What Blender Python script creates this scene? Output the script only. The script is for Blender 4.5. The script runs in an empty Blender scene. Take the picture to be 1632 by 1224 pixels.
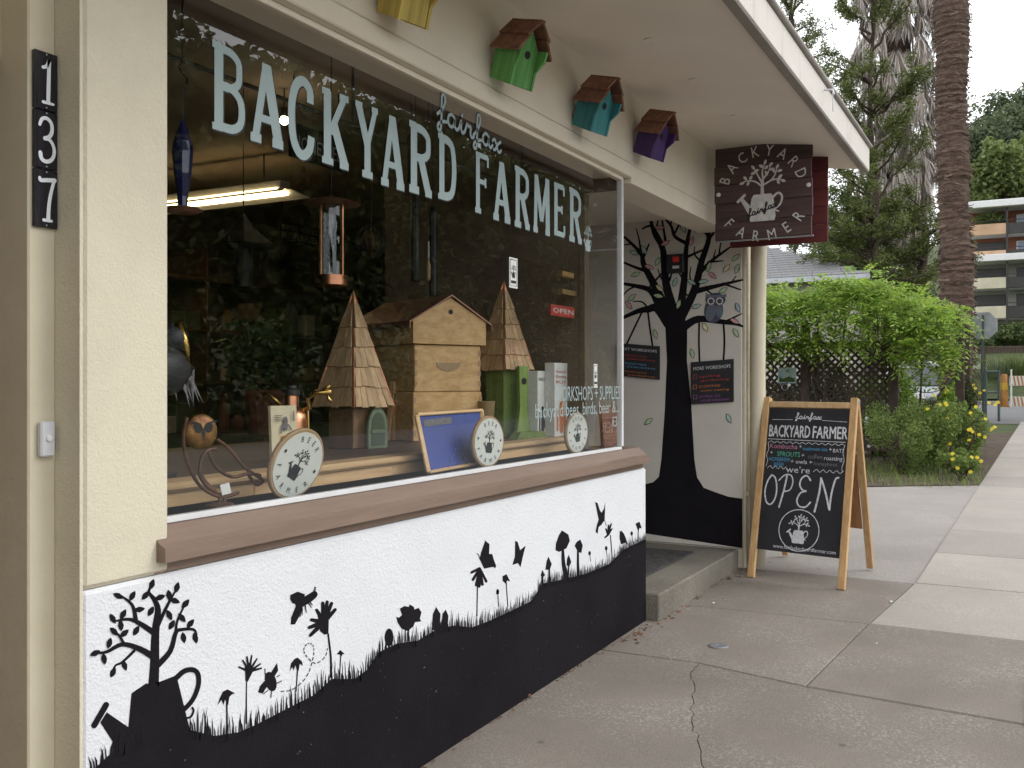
import bpy, bmesh, math, random
import numpy as np
from mathutils import Vector, Matrix
random.seed(7); RNG = np.random.default_rng(11)
scene = bpy.context.scene
C = scene.collection
R = math.radians

# ---------------------------------------------------------------- camera
FPX, CX, CY = 1538.0, 816.0, 610.0          # photo's focal length and centre (pixels of 1632 x 1224)
TH = math.atan2(828, FPX)                   # the view is turned this far from the shop front
CAM_Y, CAM_Z, SLOPE = -1.92, 1.41, 0.0125   # pavement climbs gently along +X
cam_d = bpy.data.cameras.new('camera'); cam = bpy.data.objects.new('camera', cam_d); C.objects.link(cam)
cam.location = (0, CAM_Y, CAM_Z); cam.rotation_euler = (R(90), 0, TH - R(90))
cam_d.sensor_width = 36; cam_d.lens = 36 * FPX / 1632; cam_d.shift_y = -2 / 1632
cam_d.clip_start = 0.05; cam_d.clip_end = 1000
scene.camera = cam

# ---------------------------------------------------------------- sky, sun, exposure (overcast noon)
SUN_EL, SUN_AZ = R(34), R(-56)              # high, over the street
world = bpy.data.worlds.new('World'); scene.world = world; world.use_nodes = True
nt = world.node_tree; nt.nodes.clear()
wo = nt.nodes.new('ShaderNodeOutputWorld'); bg = nt.nodes.new('ShaderNodeBackground')
sky = nt.nodes.new('ShaderNodeTexSky'); sky.sky_type = 'NISHITA'; sky.sun_disc = False
sky.sun_elevation = SUN_EL; sky.sun_rotation = math.pi / 2 - SUN_AZ
tc = nt.nodes.new('ShaderNodeTexCoord'); cl = nt.nodes.new('ShaderNodeTexNoise')
cl.inputs['Scale'].default_value = 2.2; cl.inputs['Detail'].default_value = 6
cr = nt.nodes.new('ShaderNodeValToRGB')
cr.color_ramp.elements[0].position = .3; cr.color_ramp.elements[0].color = (.66, .69, .74, 1)
cr.color_ramp.elements[1].position = .72; cr.color_ramp.elements[1].color = (1, 1, 1, 1)
gain = nt.nodes.new('ShaderNodeVectorMath'); gain.operation = 'SCALE'; gain.inputs['Scale'].default_value = 11.0
mx = nt.nodes.new('ShaderNodeMix'); mx.data_type = 'RGBA'; mx.inputs[0].default_value = .88     # cloud cover
nt.links.new(tc.outputs['Generated'], cl.inputs['Vector']); nt.links.new(cl.outputs['Fac'], cr.inputs['Fac'])
nt.links.new(cr.outputs['Color'], gain.inputs[0]); nt.links.new(sky.outputs['Color'], mx.inputs[6])
nt.links.new(gain.outputs['Vector'], mx.inputs[7]); nt.links.new(mx.outputs[2], bg.inputs['Color'])
bg.inputs['Strength'].default_value = .15
nt.links.new(bg.outputs['Background'], wo.inputs['Surface'])
sl = bpy.data.lights.new('sun', 'SUN'); sl.energy = .9; sl.angle = R(30); sl.color = (1, .96, .9)
sun = bpy.data.objects.new('sun', sl); C.objects.link(sun)
sdir = Vector((math.cos(SUN_EL) * math.cos(SUN_AZ), math.cos(SUN_EL) * math.sin(SUN_AZ), math.sin(SUN_EL)))
sun.rotation_euler = sdir.to_track_quat('Z', 'Y').to_euler(); sun.location = (0, -20, 40)
scene.view_settings.view_transform = 'Standard'; scene.view_settings.look = 'None'
scene.view_settings.exposure = 0.6; scene.view_settings.gamma = 1
scene.view_settings.use_curve_mapping = False
scene.render.engine = 'CYCLES'; scene.cycles.max_bounces = 7; scene.cycles.diffuse_bounces = 3; scene.cycles.use_adaptive_sampling = True; scene.cycles.adaptive_threshold = .03; scene.cycles.glossy_bounces = 3; scene.cycles.transparent_max_bounces = 10
scene.cycles.use_denoising = True; scene.cycles.caustics_reflective = False; scene.cycles.caustics_refractive = False

# ---------------------------------------------------------------- measuring helpers: sight line of a photo pixel met with a real plane
SN, CS = math.sin(TH), math.cos(TH)
def ray(px, py):
    u = (px - CX) / FPX
    return CS + u * SN, SN - u * CS, (CY - py) / FPX
def W(px, py, Y=0.0):
    r = ray(px, py); t = (Y - CAM_Y) / r[1]; return Vector((t * r[0], Y, CAM_Z + t * r[2]))
def XP(px, py, X):
    r = ray(px, py); t = X / r[0]; return Vector((X, CAM_Y + t * r[1], CAM_Z + t * r[2]))
def G(px, py):
    r = ray(px, py); t = CAM_Z / (SLOPE * r[0] - r[2]); return Vector((t * r[0], CAM_Y + t * r[1], CAM_Z + t * r[2]))
def gz(x): return SLOPE * x

# ---------------------------------------------------------------- mesh helpers
class MB:
    def __init__(s): s.v = []; s.f = []
    def add(s, vs, fs):
        n = len(s.v); s.v += [tuple(v) for v in vs]; s.f += [tuple(i + n for i in f) for f in fs]; return s
    def box(s, a, b):
        x0, y0, z0 = a; x1, y1, z1 = b
        return s.add([(x0,y0,z0),(x1,y0,z0),(x1,y1,z0),(x0,y1,z0),(x0,y0,z1),(x1,y0,z1),(x1,y1,z1),(x0,y1,z1)],
                     [(3,2,1,0),(4,5,6,7),(0,1,5,4),(1,2,6,5),(2,3,7,6),(3,0,4,7)])
    def bev(s, a, b, e=.004):
        """a box with its edges chamfered"""
        bm = bmesh.new(); bmesh.ops.create_cube(bm, size=1)
        for v in bm.verts: v.co = Vector([(a[i] + b[i]) / 2 + v.co[i] * (b[i] - a[i]) for i in range(3)])
        bmesh.ops.bevel(bm, geom=bm.edges[:], offset=e, segments=1, affect='EDGES')
        bm.verts.index_update(); s.add([v.co[:] for v in bm.verts], [[v.index for v in f.verts] for f in bm.faces]); bm.free(); return s
    def beam(s, p, q, w, h, up=(0,0,1), e=.003):
        """chamfered bar from p to q, w across, h along up"""
        p, q = Vector(p), Vector(q); d = (q - p); L = d.length; d.normalize()
        r = d.cross(Vector(up)).normalized(); u = r.cross(d).normalized()
        t = MB(); t.bev((0, -w/2, -h/2), (L, w/2, h/2), min(e, w/4, h/4))
        return s.add([p + d*v[0] + r*v[1] + u*v[2] for v in t.v], t.f)
    def prism(s, pts, off):
        pts = [Vector(p) for p in pts]; off = Vector(off); n = len(pts)
        return s.add(pts + [p + off for p in pts], [tuple(range(n))[::-1], tuple(range(n, 2*n))] + [(i, (i+1) % n, n + (i+1) % n, n + i) for i in range(n)])
    def tube(s, path, r, n=8, cap=True):
        path = [Vector(p) for p in path]; m = len(path)
        rs = r if isinstance(r, (list, tuple)) else [r] * m
        vs = []; fs = []; prev = None
        for i, p in enumerate(path):
            d = (path[min(i+1, m-1)] - path[max(i-1, 0)]).normalized()
            a = prev if prev is not None else (Vector((0,0,1)) if abs(d.z) < .9 else Vector((1,0,0)))
            x = (a - d * a.dot(d)).normalized(); y = d.cross(x); prev = x
            for k in range(n):
                t = 2*math.pi*k/n; vs.append(p + (x*math.cos(t) + y*math.sin(t)) * rs[i])
        for i in range(m-1):
            for k in range(n): fs.append((i*n+k, i*n+(k+1) % n, (i+1)*n+(k+1) % n, (i+1)*n+k))
        if cap: fs += [tuple(range(n))[::-1], tuple(range((m-1)*n, m*n))]
        return s.add(vs, fs)
    def lathe(s, prof, c, n=20, axis=(0,0,1), cap=True):
        c = Vector(c); z = Vector(axis).normalized(); x = z.orthogonal().normalized(); y = z.cross(x); vs = []; fs = []; m = len(prof)
        for r, h in prof:
            for k in range(n):
                t = 2*math.pi*k/n; vs.append(c + z*h + (x*math.cos(t) + y*math.sin(t)) * r)
        for i in range(m-1):
            for k in range(n): fs.append((i*n+k, i*n+(k+1) % n, (i+1)*n+(k+1) % n, (i+1)*n+k))
        if cap: fs += [tuple(range(n))[::-1], tuple(range((m-1)*n, m*n))]
        return s.add(vs, fs)
    def ball(s, c, r, n=10, m=7):
        rx, ry, rz = r if isinstance(r, (tuple, list)) else (r, r, r); vs = []; fs = []
        for i in range(m+1):
            a = math.pi*i/m
            for k in range(n):
                t = 2*math.pi*k/n; vs.append((c[0]+rx*math.sin(a)*math.cos(t), c[1]+ry*math.sin(a)*math.sin(t), c[2]-rz*math.cos(a)))
        for i in range(m):
            for k in range(n): fs.append((i*n+k, i*n+(k+1) % n, (i+1)*n+(k+1) % n, (i+1)*n+k))
        return s.add(vs, fs)
    def build(s, name, mat, parent=None, smooth=False):
        me = bpy.data.meshes.new(name); me.from_pydata(s.v, [], s.f); me.validate()
        bm = bmesh.new(); bm.from_mesh(me); bmesh.ops.recalc_face_normals(bm, faces=bm.faces); bm.to_mesh(me); bm.free()
        me.materials.append(mat)
        if smooth: me.shade_smooth() if smooth is True else me.set_sharp_from_angle(angle=smooth)
        return link(me, name, parent)
def link(me, name, parent=None):
    o = bpy.data.objects.new(name, me); C.objects.link(o)
    if parent: setpar(o, parent)
    return o
def rootloc(o):
    v = Vector((0,0,0))
    while o: v = v + o.location; o = o.parent
    return v
def setpar(o, p):
    o.parent = p; o.matrix_parent_inverse = Matrix.Translation(-WL[p.name]) if p.name in WL else Matrix()
WL = {}
def thing(name, label, cat, loc=(0,0,0), group=None):
    o = bpy.data.objects.new(name, None); C.objects.link(o); o.location = loc; o.empty_display_size = .1
    WL[o.name] = Vector(loc); tag(o, label, cat, group); return o
def tag(o, label, cat, group=None):
    o['label'] = label; o['category'] = cat
    if group: o['group'] = group
    return o
def struct(o): o['kind'] = 'structure'; return o
def stuff(o): o['kind'] = 'stuff'; return o

class Paint(MB):
    """flat paint: shapes in any 2-D frame, laid on a surface by fn(x, y, lift)"""
    def __init__(s, fn, base=.0008, step=.00012, cyc=14): MB.__init__(s); s.fn = fn; s.k = 0; s.base = base; s.step = step; s.cyc = cyc
    def off(s): s.k += 1; return s.base + s.step * (s.k % s.cyc)
    def poly(s, pts, off=None):
        o = s.off() if off is None else off
        return s.add([s.fn(x, y, o) for x, y in pts], [tuple(range(len(pts)))])
    def rib(s, pts, w, w1=None, n=4, round_=True):
        """stroke through pts, width w (to w1)"""
        w1 = w if w1 is None else w1; P = smooth2(pts, n) if len(pts) > 2 and n > 1 else pts; m = len(P); L = []; Rr = []
        for i in range(m):
            a = P[max(i-1, 0)]; b = P[min(i+1, m-1)]; dx, dy = b[0]-a[0], b[1]-a[1]; l = math.hypot(dx, dy) or 1
            h = (w + (w1-w)*i/(m-1)) / 2; nx, ny = -dy/l*h, dx/l*h
            L.append((P[i][0]+nx, P[i][1]+ny)); Rr.append((P[i][0]-nx, P[i][1]-ny))
        o = s.off(); n0 = len(s.v)
        s.v += [tuple(s.fn(x, y, o)) for x, y in L] + [tuple(s.fn(x, y, o)) for x, y in Rr]
        s.f += [(n0+i, n0+i+1, n0+m+i+1, n0+m+i) for i in range(m-1)]
        if round_:
            s.disc(P[0][0], P[0][1], w/2, w/2, 0, 8); s.disc(P[-1][0], P[-1][1], w1/2, w1/2, 0, 8)
        return s
    def disc(s, cx, cy, rx, ry=None, ang=0, n=16):
        ry = rx if ry is None else ry; ca, sa = math.cos(R(ang)), math.sin(R(ang))
        return s.poly([(cx+rx*math.cos(t)*ca-ry*math.sin(t)*sa, cy+rx*math.cos(t)*sa+ry*math.sin(t)*ca) for t in [2*math.pi*k/n for k in range(n)]])
    def ring(s, cx, cy, r, w, n=40):
        o = s.off(); n0 = len(s.v)
        for k in range(n):
            t = 2*math.pi*k/n
            s.v += [tuple(s.fn(cx+(r-w/2)*math.cos(t), cy+(r-w/2)*math.sin(t), o)), tuple(s.fn(cx+(r+w/2)*math.cos(t), cy+(r+w/2)*math.sin(t), o))]
        s.f += [(n0+2*k, n0+2*k+1, n0+2*((k+1) % n)+1, n0+2*((k+1) % n)) for k in range(n)]
    def leaf(s, cx, cy, ang, L, w):
        ca, sa = math.cos(R(ang)), math.sin(R(ang))
        pts = [(-.5,0),(-.3,.32),(0,.5),(.3,.3),(.5,0),(.3,-.3),(0,-.5),(-.3,-.32)]
        return s.poly([(cx+x*L*ca-y*w*sa, cy+x*L*sa+y*w*ca) for x, y in pts])
    def text(s, body, x, y, h, w=None, ang=0, align='l', flip=1, vdir=1):
        """a line of lettering; (x, y) is its baseline start, h its cap height, w its total width; vdir = -1 where y runs down"""
        vs, fs, tw = text2d(body)
        sx = (w / tw) if w else h
        x0 = -tw*sx/2 if align == 'c' else 0
        ca, sa = math.cos(R(ang)), math.sin(R(ang)); o = s.off()
        s.add([s.fn(x + (x0+a*sx)*flip*ca - b*h*vdir*sa, y + (x0+a*sx)*flip*sa + b*h*vdir*ca, o) for a, b in vs], fs); return s
    def arc_text(s, body, cx, cy, r, a0, a1, h, inward=False, sx=.8):
        """letters round a circle (y up), from angle a0 to a1; inward: read from the centre below"""
        n = len(body)
        for i, ch in enumerate(body):
            a = R(a0 + (a1-a0)*i/(n-1)); vs, fs, tw = text2d(ch); rot = a - math.pi/2 if not inward else a + math.pi/2
            rr = r if not inward else r
            px, py = cx + rr*math.cos(a), cy + rr*math.sin(a); c_, s_ = math.cos(rot), math.sin(rot); o = s.off()
            s.add([s.fn(px + (u-tw/2)*h*sx*c_ - (v-.5)*h*s_, py + (u-tw/2)*h*sx*s_ + (v-.5)*h*c_, o) for u, v in vs], fs)
def smooth2(P, n):
    out = []
    for i in range(len(P)-1):
        p0 = P[max(i-1,0)]; p1 = P[i]; p2 = P[i+1]; p3 = P[min(i+2, len(P)-1)]
        for k in range(n):
            t = k/n
            out.append(tuple(.5*((2*p1[j]) + (-p0[j]+p2[j])*t + (2*p0[j]-5*p1[j]+4*p2[j]-p3[j])*t*t + (-p0[j]+3*p1[j]-3*p2[j]+p3[j])*t**3) for j in range(len(p1))))
    out.append(tuple(P[-1])); return out
_tx = {}
def text2d(body):
    if body not in _tx:
        cu = bpy.data.curves.new('lettering', 'FONT'); cu.body = body; cu.resolution_u = 2
        ob = bpy.data.objects.new('lettering', cu); me = ob.to_mesh()
        vs = [(v.co.x, v.co.y) for v in me.vertices]; fs = [tuple(p.vertices) for p in me.polygons]
        ob.to_mesh_clear(); bpy.data.objects.remove(ob); bpy.data.curves.remove(cu)
        x0 = min(v[0] for v in vs); x1 = max(v[0] for v in vs); cap = .73
        _tx[body] = ([((a-x0)/cap, b/cap) for a, b in vs], fs, (x1-x0)/cap)
    return _tx[body]
FAIRFAX = [[(.1,.3),(.45,.7),(.6,1.2),(.5,1.45),(.38,1.2),(.36,.2),(.3,-.4),(.15,-.45),(.15,-.2),(.45,.05),(.75,.15)],
    [(1.2,.55),(1.0,.65),(.8,.45),(.8,.15),(.95,0),(1.15,.15),(1.22,.55),(1.22,.15),(1.35,0),(1.5,.15)],
    [(1.5,.15),(1.65,.6),(1.65,.15),(1.75,0),(1.9,.15)], [(1.68,.86),(1.7,.9)],
    [(1.9,.15),(2.05,.6),(2.15,.5),(2.3,.55),(2.28,.15),(2.4,0),(2.55,.15)],
    [(2.5,.2),(2.85,.7),(3.0,1.2),(2.9,1.45),(2.78,1.2),(2.76,.2),(2.7,-.4),(2.55,-.45),(2.55,-.2),(2.85,.05),(3.15,.15)],
    [(3.6,.55),(3.4,.65),(3.2,.45),(3.2,.15),(3.35,0),(3.55,.15),(3.62,.55),(3.62,.15),(3.75,0),(3.9,.2)],
    [(3.9,.45),(4.02,.58),(4.15,.45),(4.3,.05),(4.42,0),(4.55,.15)], [(4.5,.6),(4.3,.4),(4.1,.05),(3.98,0)]]
def emblem(p, cx, cy, s, bare=False):
    """watering can with a little tree growing out of it, about 2 s tall; y up"""
    q = lambda P: [(cx+x*s, cy+y*s) for x, y in P]
    p.poly(q([(-.42,-1),(.42,-1),(.46,-.85),(.38,-.18),(.3,-.06),(-.3,-.06),(-.38,-.18),(-.47,-.85)]))
    p.poly(q([(-.45,-.8),(-.42,-.45),(-.7,-.12),(-.78,-.2)]))
    p.rib(q([(-.86,-.26),(-.62,-.04)]), .1*s)
    p.rib(q([(.36,-.2),(.55,-.06),(.68,-.2),(.62,-.45),(.44,-.62),(.56,-.7)]), .085*s, .05*s)
    if bare: return
    p.rib(q([(0,-.1),(.0,.2),(.02,.5)]), .13*s, .08*s)
    for b in ([(0,.2),(-.25,.4),(-.55,.45),(-.7,.4)], [(0,.3),(-.15,.6),(-.3,.85)], [(.02,.5),(.0,.75),(.08,1)], [(.02,.25),(.3,.4),(.45,.6),(.5,.78)], [(.02,.45),(.2,.68),(.28,.9)], [(.3,.4),(.55,.42),(.7,.36)]):
        p.rib(q(b), .07*s, .03*s)
    for x, y, a in ((-.72,.38,10),(-.6,.55,-50),(-.5,.36,70),(-.4,.55,60),(-.32,.9,-50),(-.2,.78,20),(-.32,.7,10),(.1,1.05,70),(-.04,.92,-30),(.14,.86,40),(.3,.95,50),(.34,.78,10),(.14,.66,-60),(.52,.85,60),(.6,.7,10),(.4,.72,-70),(.72,.34,-20),(.62,.5,40),(.55,.32,-70)):
        p.leaf(cx+x*s, cy+y*s, a, .2*s, .11*s)

# ---------------------------------------------------------------- procedural materials
def mat(name, col, col2=None, rough=.65, scale=6, stretch=(1,1,1), bump=0, bscale=80, metal=0, spec=.4, detail=5, var=.25, coat=0, bdist=.01, lo=.35, hi=.68, emit=None, estr=0):
    m = bpy.data.materials.new(name); m.use_nodes = True; n = m.node_tree; b = n.nodes['Principled BSDF']
    c2 = col2 if col2 else tuple(x*(1-var) for x in col)
    t = n.nodes.new('ShaderNodeTexCoord'); mp = n.nodes.new('ShaderNodeMapping'); mp.inputs['Scale'].default_value = stretch
    no = n.nodes.new('ShaderNodeTexNoise'); no.inputs['Scale'].default_value = scale; no.inputs['Detail'].default_value = detail; no.inputs['Roughness'].default_value = .62
    rp = n.nodes.new('ShaderNodeValToRGB'); rp.color_ramp.elements[0].position = lo; rp.color_ramp.elements[1].position = hi
    rp.color_ramp.elements[0].color = (*c2, 1); rp.color_ramp.elements[1].color = (*col, 1)
    L = n.links.new
    L(t.outputs['Object'], mp.inputs['Vector']); L(mp.outputs['Vector'], no.inputs['Vector']); L(no.outputs['Fac'], rp.inputs['Fac']); L(rp.outputs['Color'], b.inputs['Base Color'])
    b.inputs['Roughness'].default_value = rough; b.inputs['Metallic'].default_value = metal; b.inputs['Specular IOR Level'].default_value = spec
    b.inputs['Coat Weight'].default_value = coat
    if emit: b.inputs['Emission Color'].default_value = (*emit, 1); b.inputs['Emission Strength'].default_value = estr
    if bump:
        n2 = n.nodes.new('ShaderNodeTexNoise'); n2.inputs['Scale'].default_value = bscale; n2.inputs['Detail'].default_value = 4
        bp = n.nodes.new('ShaderNodeBump'); bp.inputs['Strength'].default_value = bump; bp.inputs['Distance'].default_value = bdist
        L(mp.outputs['Vector'], n2.inputs['Vector']); L(n2.outputs['Fac'], bp.inputs['Height']); L(bp.outputs['Normal'], b.inputs['Normal'])
    return m
def stucco(name, col, grime=.82, bump=.7, dist=.006):
    """sprayed stucco: coarse knockdown relief, faint dirt, fine speckle"""
    m = mat(name, col, tuple(x*grime for x in col), rough=.85, scale=2.2, bump=0, spec=.2, detail=8, lo=.25, hi=.55)
    n = m.node_tree; L = n.links.new; b = n.nodes['Principled BSDF']; t = n.nodes['Texture Coordinate']
    v = n.nodes.new('ShaderNodeTexVoronoi'); v.inputs['Scale'].default_value = 130; v.feature = 'SMOOTH_F1'
    n1 = n.nodes.new('ShaderNodeTexNoise'); n1.inputs['Scale'].default_value = 210; n1.inputs['Detail'].default_value = 3
    n2 = n.nodes.new('ShaderNodeTexNoise'); n2.inputs['Scale'].default_value = 60; n2.inputs['Detail'].default_value = 5
    a = n.nodes.new('ShaderNodeMath'); a.operation = 'MULTIPLY_ADD'; a.inputs[1].default_value = .6
    a2 = n.nodes.new('ShaderNodeMath'); a2.operation = 'ADD'
    for q in (v, n1, n2): L(t.outputs['Object'], q.inputs['Vector'])
    L(v.outputs['Distance'], a.inputs[0]); L(n1.outputs['Fac'], a.inputs[2]); L(a.outputs[0], a2.inputs[0]); L(n2.outputs['Fac'], a2.inputs[1])
    bp = n.nodes.new('ShaderNodeBump'); bp.inputs['Strength'].default_value = bump; bp.inputs['Distance'].default_value = dist
    L(a2.outputs[0], bp.inputs['Height']); L(bp.outputs['Normal'], b.inputs['Normal'])
    return m
def concrete(name, col, agg=.5, aggcol=(.42,.38,.32), stain=.6, scale=1.1, bump=.35):
    """worn concrete: big stains, fine mottling, exposed pale stone grains, each slab a little different"""
    m = mat(name, col, tuple(x*stain for x in col), rough=.9, scale=scale, bump=0, spec=.25, detail=9, lo=.3, hi=.7)
    n = m.node_tree; L = n.links.new; b = n.nodes['Principled BSDF']; t = n.nodes['Texture Coordinate']; rp = n.nodes['Color Ramp']
    v = n.nodes.new('ShaderNodeTexVoronoi'); v.inputs['Scale'].default_value = 115
    nn = n.nodes.new('ShaderNodeTexNoise'); nn.inputs['Scale'].default_value = 2.3; nn.inputs['Detail'].default_value = 5
    fine = n.nodes.new('ShaderNodeTexNoise'); fine.inputs['Scale'].default_value = 160; fine.inputs['Detail'].default_value = 4
    for q in (v, nn, fine): L(t.outputs['Object'], q.inputs['Vector'])
    sr = n.nodes.new('ShaderNodeSeparateColor'); L(v.outputs['Color'], sr.inputs[0])
    th = n.nodes.new('ShaderNodeMapRange'); th.inputs[1].default_value = .55; th.inputs[2].default_value = .95; L(sr.outputs[0], th.inputs[0])
    r2 = n.nodes.new('ShaderNodeMapRange'); r2.inputs[1].default_value = .4; r2.inputs[2].default_value = .65; r2.inputs[4].default_value = agg; L(nn.outputs['Fac'], r2.inputs[0])
    mu = n.nodes.new('ShaderNodeMath'); mu.operation = 'MULTIPLY'; L(th.outputs[0], mu.inputs[0]); L(r2.outputs[0], mu.inputs[1])
    m1 = n.nodes.new('ShaderNodeMix'); m1.data_type = 'RGBA'; m1.inputs[7].default_value = (*aggcol, 1); L(mu.outputs[0], m1.inputs[0]); L(rp.outputs['Color'], m1.inputs[6])
    gv_ = n.nodes.new('ShaderNodeTexVoronoi'); gv_.inputs['Scale'].default_value = 2.6; L(t.outputs['Object'], gv_.inputs['Vector'])
    gr_ = n.nodes.new('ShaderNodeMapRange'); gr_.inputs[1].default_value = .035; gr_.inputs[2].default_value = .06; gr_.inputs[3].default_value = .62; gr_.inputs[4].default_value = 1; L(gv_.outputs['Distance'], gr_.inputs[0])
    f2 = n.nodes.new('ShaderNodeMapRange'); f2.inputs[1].default_value = .25; f2.inputs[2].default_value = .75; f2.inputs[3].default_value = .76; f2.inputs[4].default_value = 1.2; L(fine.outputs['Fac'], f2.inputs[0])
    oi = n.nodes.new('ShaderNodeObjectInfo'); f3 = n.nodes.new('ShaderNodeMapRange'); f3.inputs[3].default_value = .86; f3.inputs[4].default_value = 1.08; L(oi.outputs['Random'], f3.inputs[0])
    mm = n.nodes.new('ShaderNodeMath'); mm.operation = 'MULTIPLY'; L(f2.outputs[0], mm.inputs[0]); L(f3.outputs[0], mm.inputs[1])
    m9 = n.nodes.new('ShaderNodeMath'); m9.operation = 'MULTIPLY'; L(mm.outputs[0], m9.inputs[0]); L(gr_.outputs[0], m9.inputs[1]); mm = m9
    sc = n.nodes.new('ShaderNodeVectorMath'); sc.operation = 'SCALE'; L(m1.outputs[2], sc.inputs[0]); L(mm.outputs[0], sc.inputs['Scale']); L(sc.outputs['Vector'], b.inputs['Base Color'])
    bp = n.nodes.new('ShaderNodeBump'); bp.inputs['Strength'].default_value = bump; bp.inputs['Distance'].default_value = .004
    L(fine.outputs['Fac'], bp.inputs['Height']); L(bp.outputs['Normal'], b.inputs['Normal'])
    return m
def wood(name, col, col2, axis='x', rough=.55, scale=1.0, ring=1.0):
    """sawn timber: long grain, a few knots, each piece shifted"""
    st = {'x': (1.2, 22, 22), 'y': (22, 1.2, 22), 'z': (22, 22, 1.2)}[axis]
    m = mat(name, col, col2, rough=rough, scale=1.5*scale, stretch=st, bump=.15, bscale=3, detail=6, lo=.35, hi=.62)
    n = m.node_tree; L = n.links.new; b = n.nodes['Principled BSDF']; t = n.nodes['Texture Coordinate']; mp = n.nodes['Mapping']; rp = n.nodes['Color Ramp']
    oi = n.nodes.new('ShaderNodeObjectInfo'); ad = n.nodes.new('ShaderNodeVectorMath'); ad.operation = 'ADD'
    ml = n.nodes.new('ShaderNodeMath'); ml.operation = 'MULTIPLY'; ml.inputs[1].default_value = 37; L(oi.outputs['Random'], ml.inputs[0])
    L(t.outputs['Object'], ad.inputs[0]); L(ml.outputs[0], ad.inputs[1]); L(ad.outputs['Vector'], mp.inputs['Vector'])
    f3 = n.nodes.new('ShaderNodeMapRange'); f3.inputs[3].default_value = .8; f3.inputs[4].default_value = 1.12; L(oi.outputs['Random'], f3.inputs[0])
    sc = n.nodes.new('ShaderNodeVectorMath'); sc.operation = 'SCALE'; L(rp.outputs['Color'], sc.inputs[0]); L(f3.outputs[0], sc.inputs['Scale']); L(sc.outputs['Vector'], b.inputs['Base Color'])
    return m
def leafmat(name, cols, trans=.35, rough=.5):
    """foliage: each leaf its own green, some light through it"""
    m = bpy.data.materials.new(name); m.use_nodes = True; n = m.node_tree; L = n.links.new; b = n.nodes['Principled BSDF']; out = n.nodes['Material Output']
    g = n.nodes.new('ShaderNodeNewGeometry'); rp = n.nodes.new('ShaderNodeValToRGB'); e = rp.color_ramp.elements
    while len(e) < len(cols): e.new(.5)
    for i, c in enumerate(cols): e[i].position = i/(len(cols)-1); e[i].color = (*c, 1)
    L(g.outputs['Random Per Island'], rp.inputs['Fac']); L(rp.outputs['Color'], b.inputs['Base Color']); b.inputs['Roughness'].default_value = rough; b.inputs['Specular IOR Level'].default_value = .3
    tr = n.nodes.new('ShaderNodeBsdfTranslucent'); L(rp.outputs['Color'], tr.inputs['Color'])
    mi = n.nodes.new('ShaderNodeMixShader'); mi.inputs[0].default_value = trans; L(b.outputs[0], mi.inputs[1]); L(tr.outputs[0], mi.inputs[2]); L(mi.outputs[0], out.inputs['Surface'])
    return m
def glassmat(name, tint=(.96,.97,.965), ior=1.9):
    """a thin clear pane: passes light straight, mirrors more at a slant"""
    m = bpy.data.materials.new(name); m.use_nodes = True; n = m.node_tree; n.nodes.clear(); L = n.links.new
    o = n.nodes.new('ShaderNodeOutputMaterial'); t = n.nodes.new('ShaderNodeBsdfTransparent'); t.inputs[0].default_value = (*tint, 1)
    g = n.nodes.new('ShaderNodeBsdfGlossy'); g.inputs['Roughness'].default_value = 0; f = n.nodes.new('ShaderNodeFresnel'); f.inputs[0].default_value = ior
    mx = n.nodes.new('ShaderNodeMixShader'); ge = n.nodes.new('ShaderNodeNewGeometry'); io = n.nodes.new('ShaderNodeMapRange'); io.inputs[3].default_value = ior; io.inputs[4].default_value = 1/ior   # the same pane from either side
    L(ge.outputs['Backfacing'], io.inputs[0]); L(io.outputs[0], f.inputs[0])
    L(f.outputs[0], mx.inputs[0]); L(t.outputs[0], mx.inputs[1]); L(g.outputs[0], mx.inputs[2])
    L(mx.outputs[0], o.inputs['Surface']); return m
M = {}
CREAM = (.64,.585,.40)
M['cream_stucco'] = stucco('cream_stucco', (.64,.585,.455), .86, .4, .0045)
M['white_stucco'] = stucco('white_stucco', (.70,.71,.73), .93, .55, .004)
M['mural_stucco'] = stucco('mural_stucco', (.60,.565,.50), .9, .4, .003)
M['black_paint'] = stucco('black_paint', (.013,.0115,.014), .6, .4, .004)
M['black_paint'].node_tree.nodes['Principled BSDF'].inputs['Specular IOR Level'].default_value = .08
M['cream_paint'] = mat('cream_paint', (.62,.56,.42), (.54,.48,.35), rough=.6, scale=3, bump=.12, bscale=40)
M['soffit_paint'] = mat('soffit_paint', (.82,.745,.645), (.75,.67,.57), rough=.75, scale=1.6, bump=.2, bscale=55, bdist=.004)
M['fascia_paint'] = mat('fascia_paint', (.57,.53,.48), (.36,.32,.275), rough=.6, scale=1.6, stretch=(7,1,.5), bump=.15, bscale=30, lo=.27, hi=.46)
M['roof_edge'] = mat('roof_edge', (.33,.30,.27), rough=.8, scale=5)
M['brown_paint'] = mat('brown_paint', (.235,.165,.125), (.19,.132,.10), rough=.5, scale=3, stretch=(.7,6,6), bump=.15, bscale=12)
M['white_metal'] = mat('white_metal', (.72,.72,.72), rough=.4, scale=4, var=.12)
M['door_wood'] = wood('door_wood', (.09,.028,.016), (.05,.014,.008), 'z', .4)
M['glass'] = glassmat('glass')
M['concrete_near'] = concrete('concrete_near', (.25,.217,.183), .5, (.42,.39,.35), stain=.74)
M['concrete_pale'] = concrete('concrete_pale', (.35,.318,.282), .35, (.5,.47,.42), stain=.84)
M['concrete_step'] = concrete('concrete_step', (.235,.215,.175), .35, stain=.55, scale=2)
M['asphalt'] = concrete('asphalt', (.295,.27,.245), .5, (.45,.42,.39), stain=.82, scale=.6)
M['joint'] = mat('joint', (.085,.065,.05), (.14,.11,.08), rough=1, scale=9)
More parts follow.
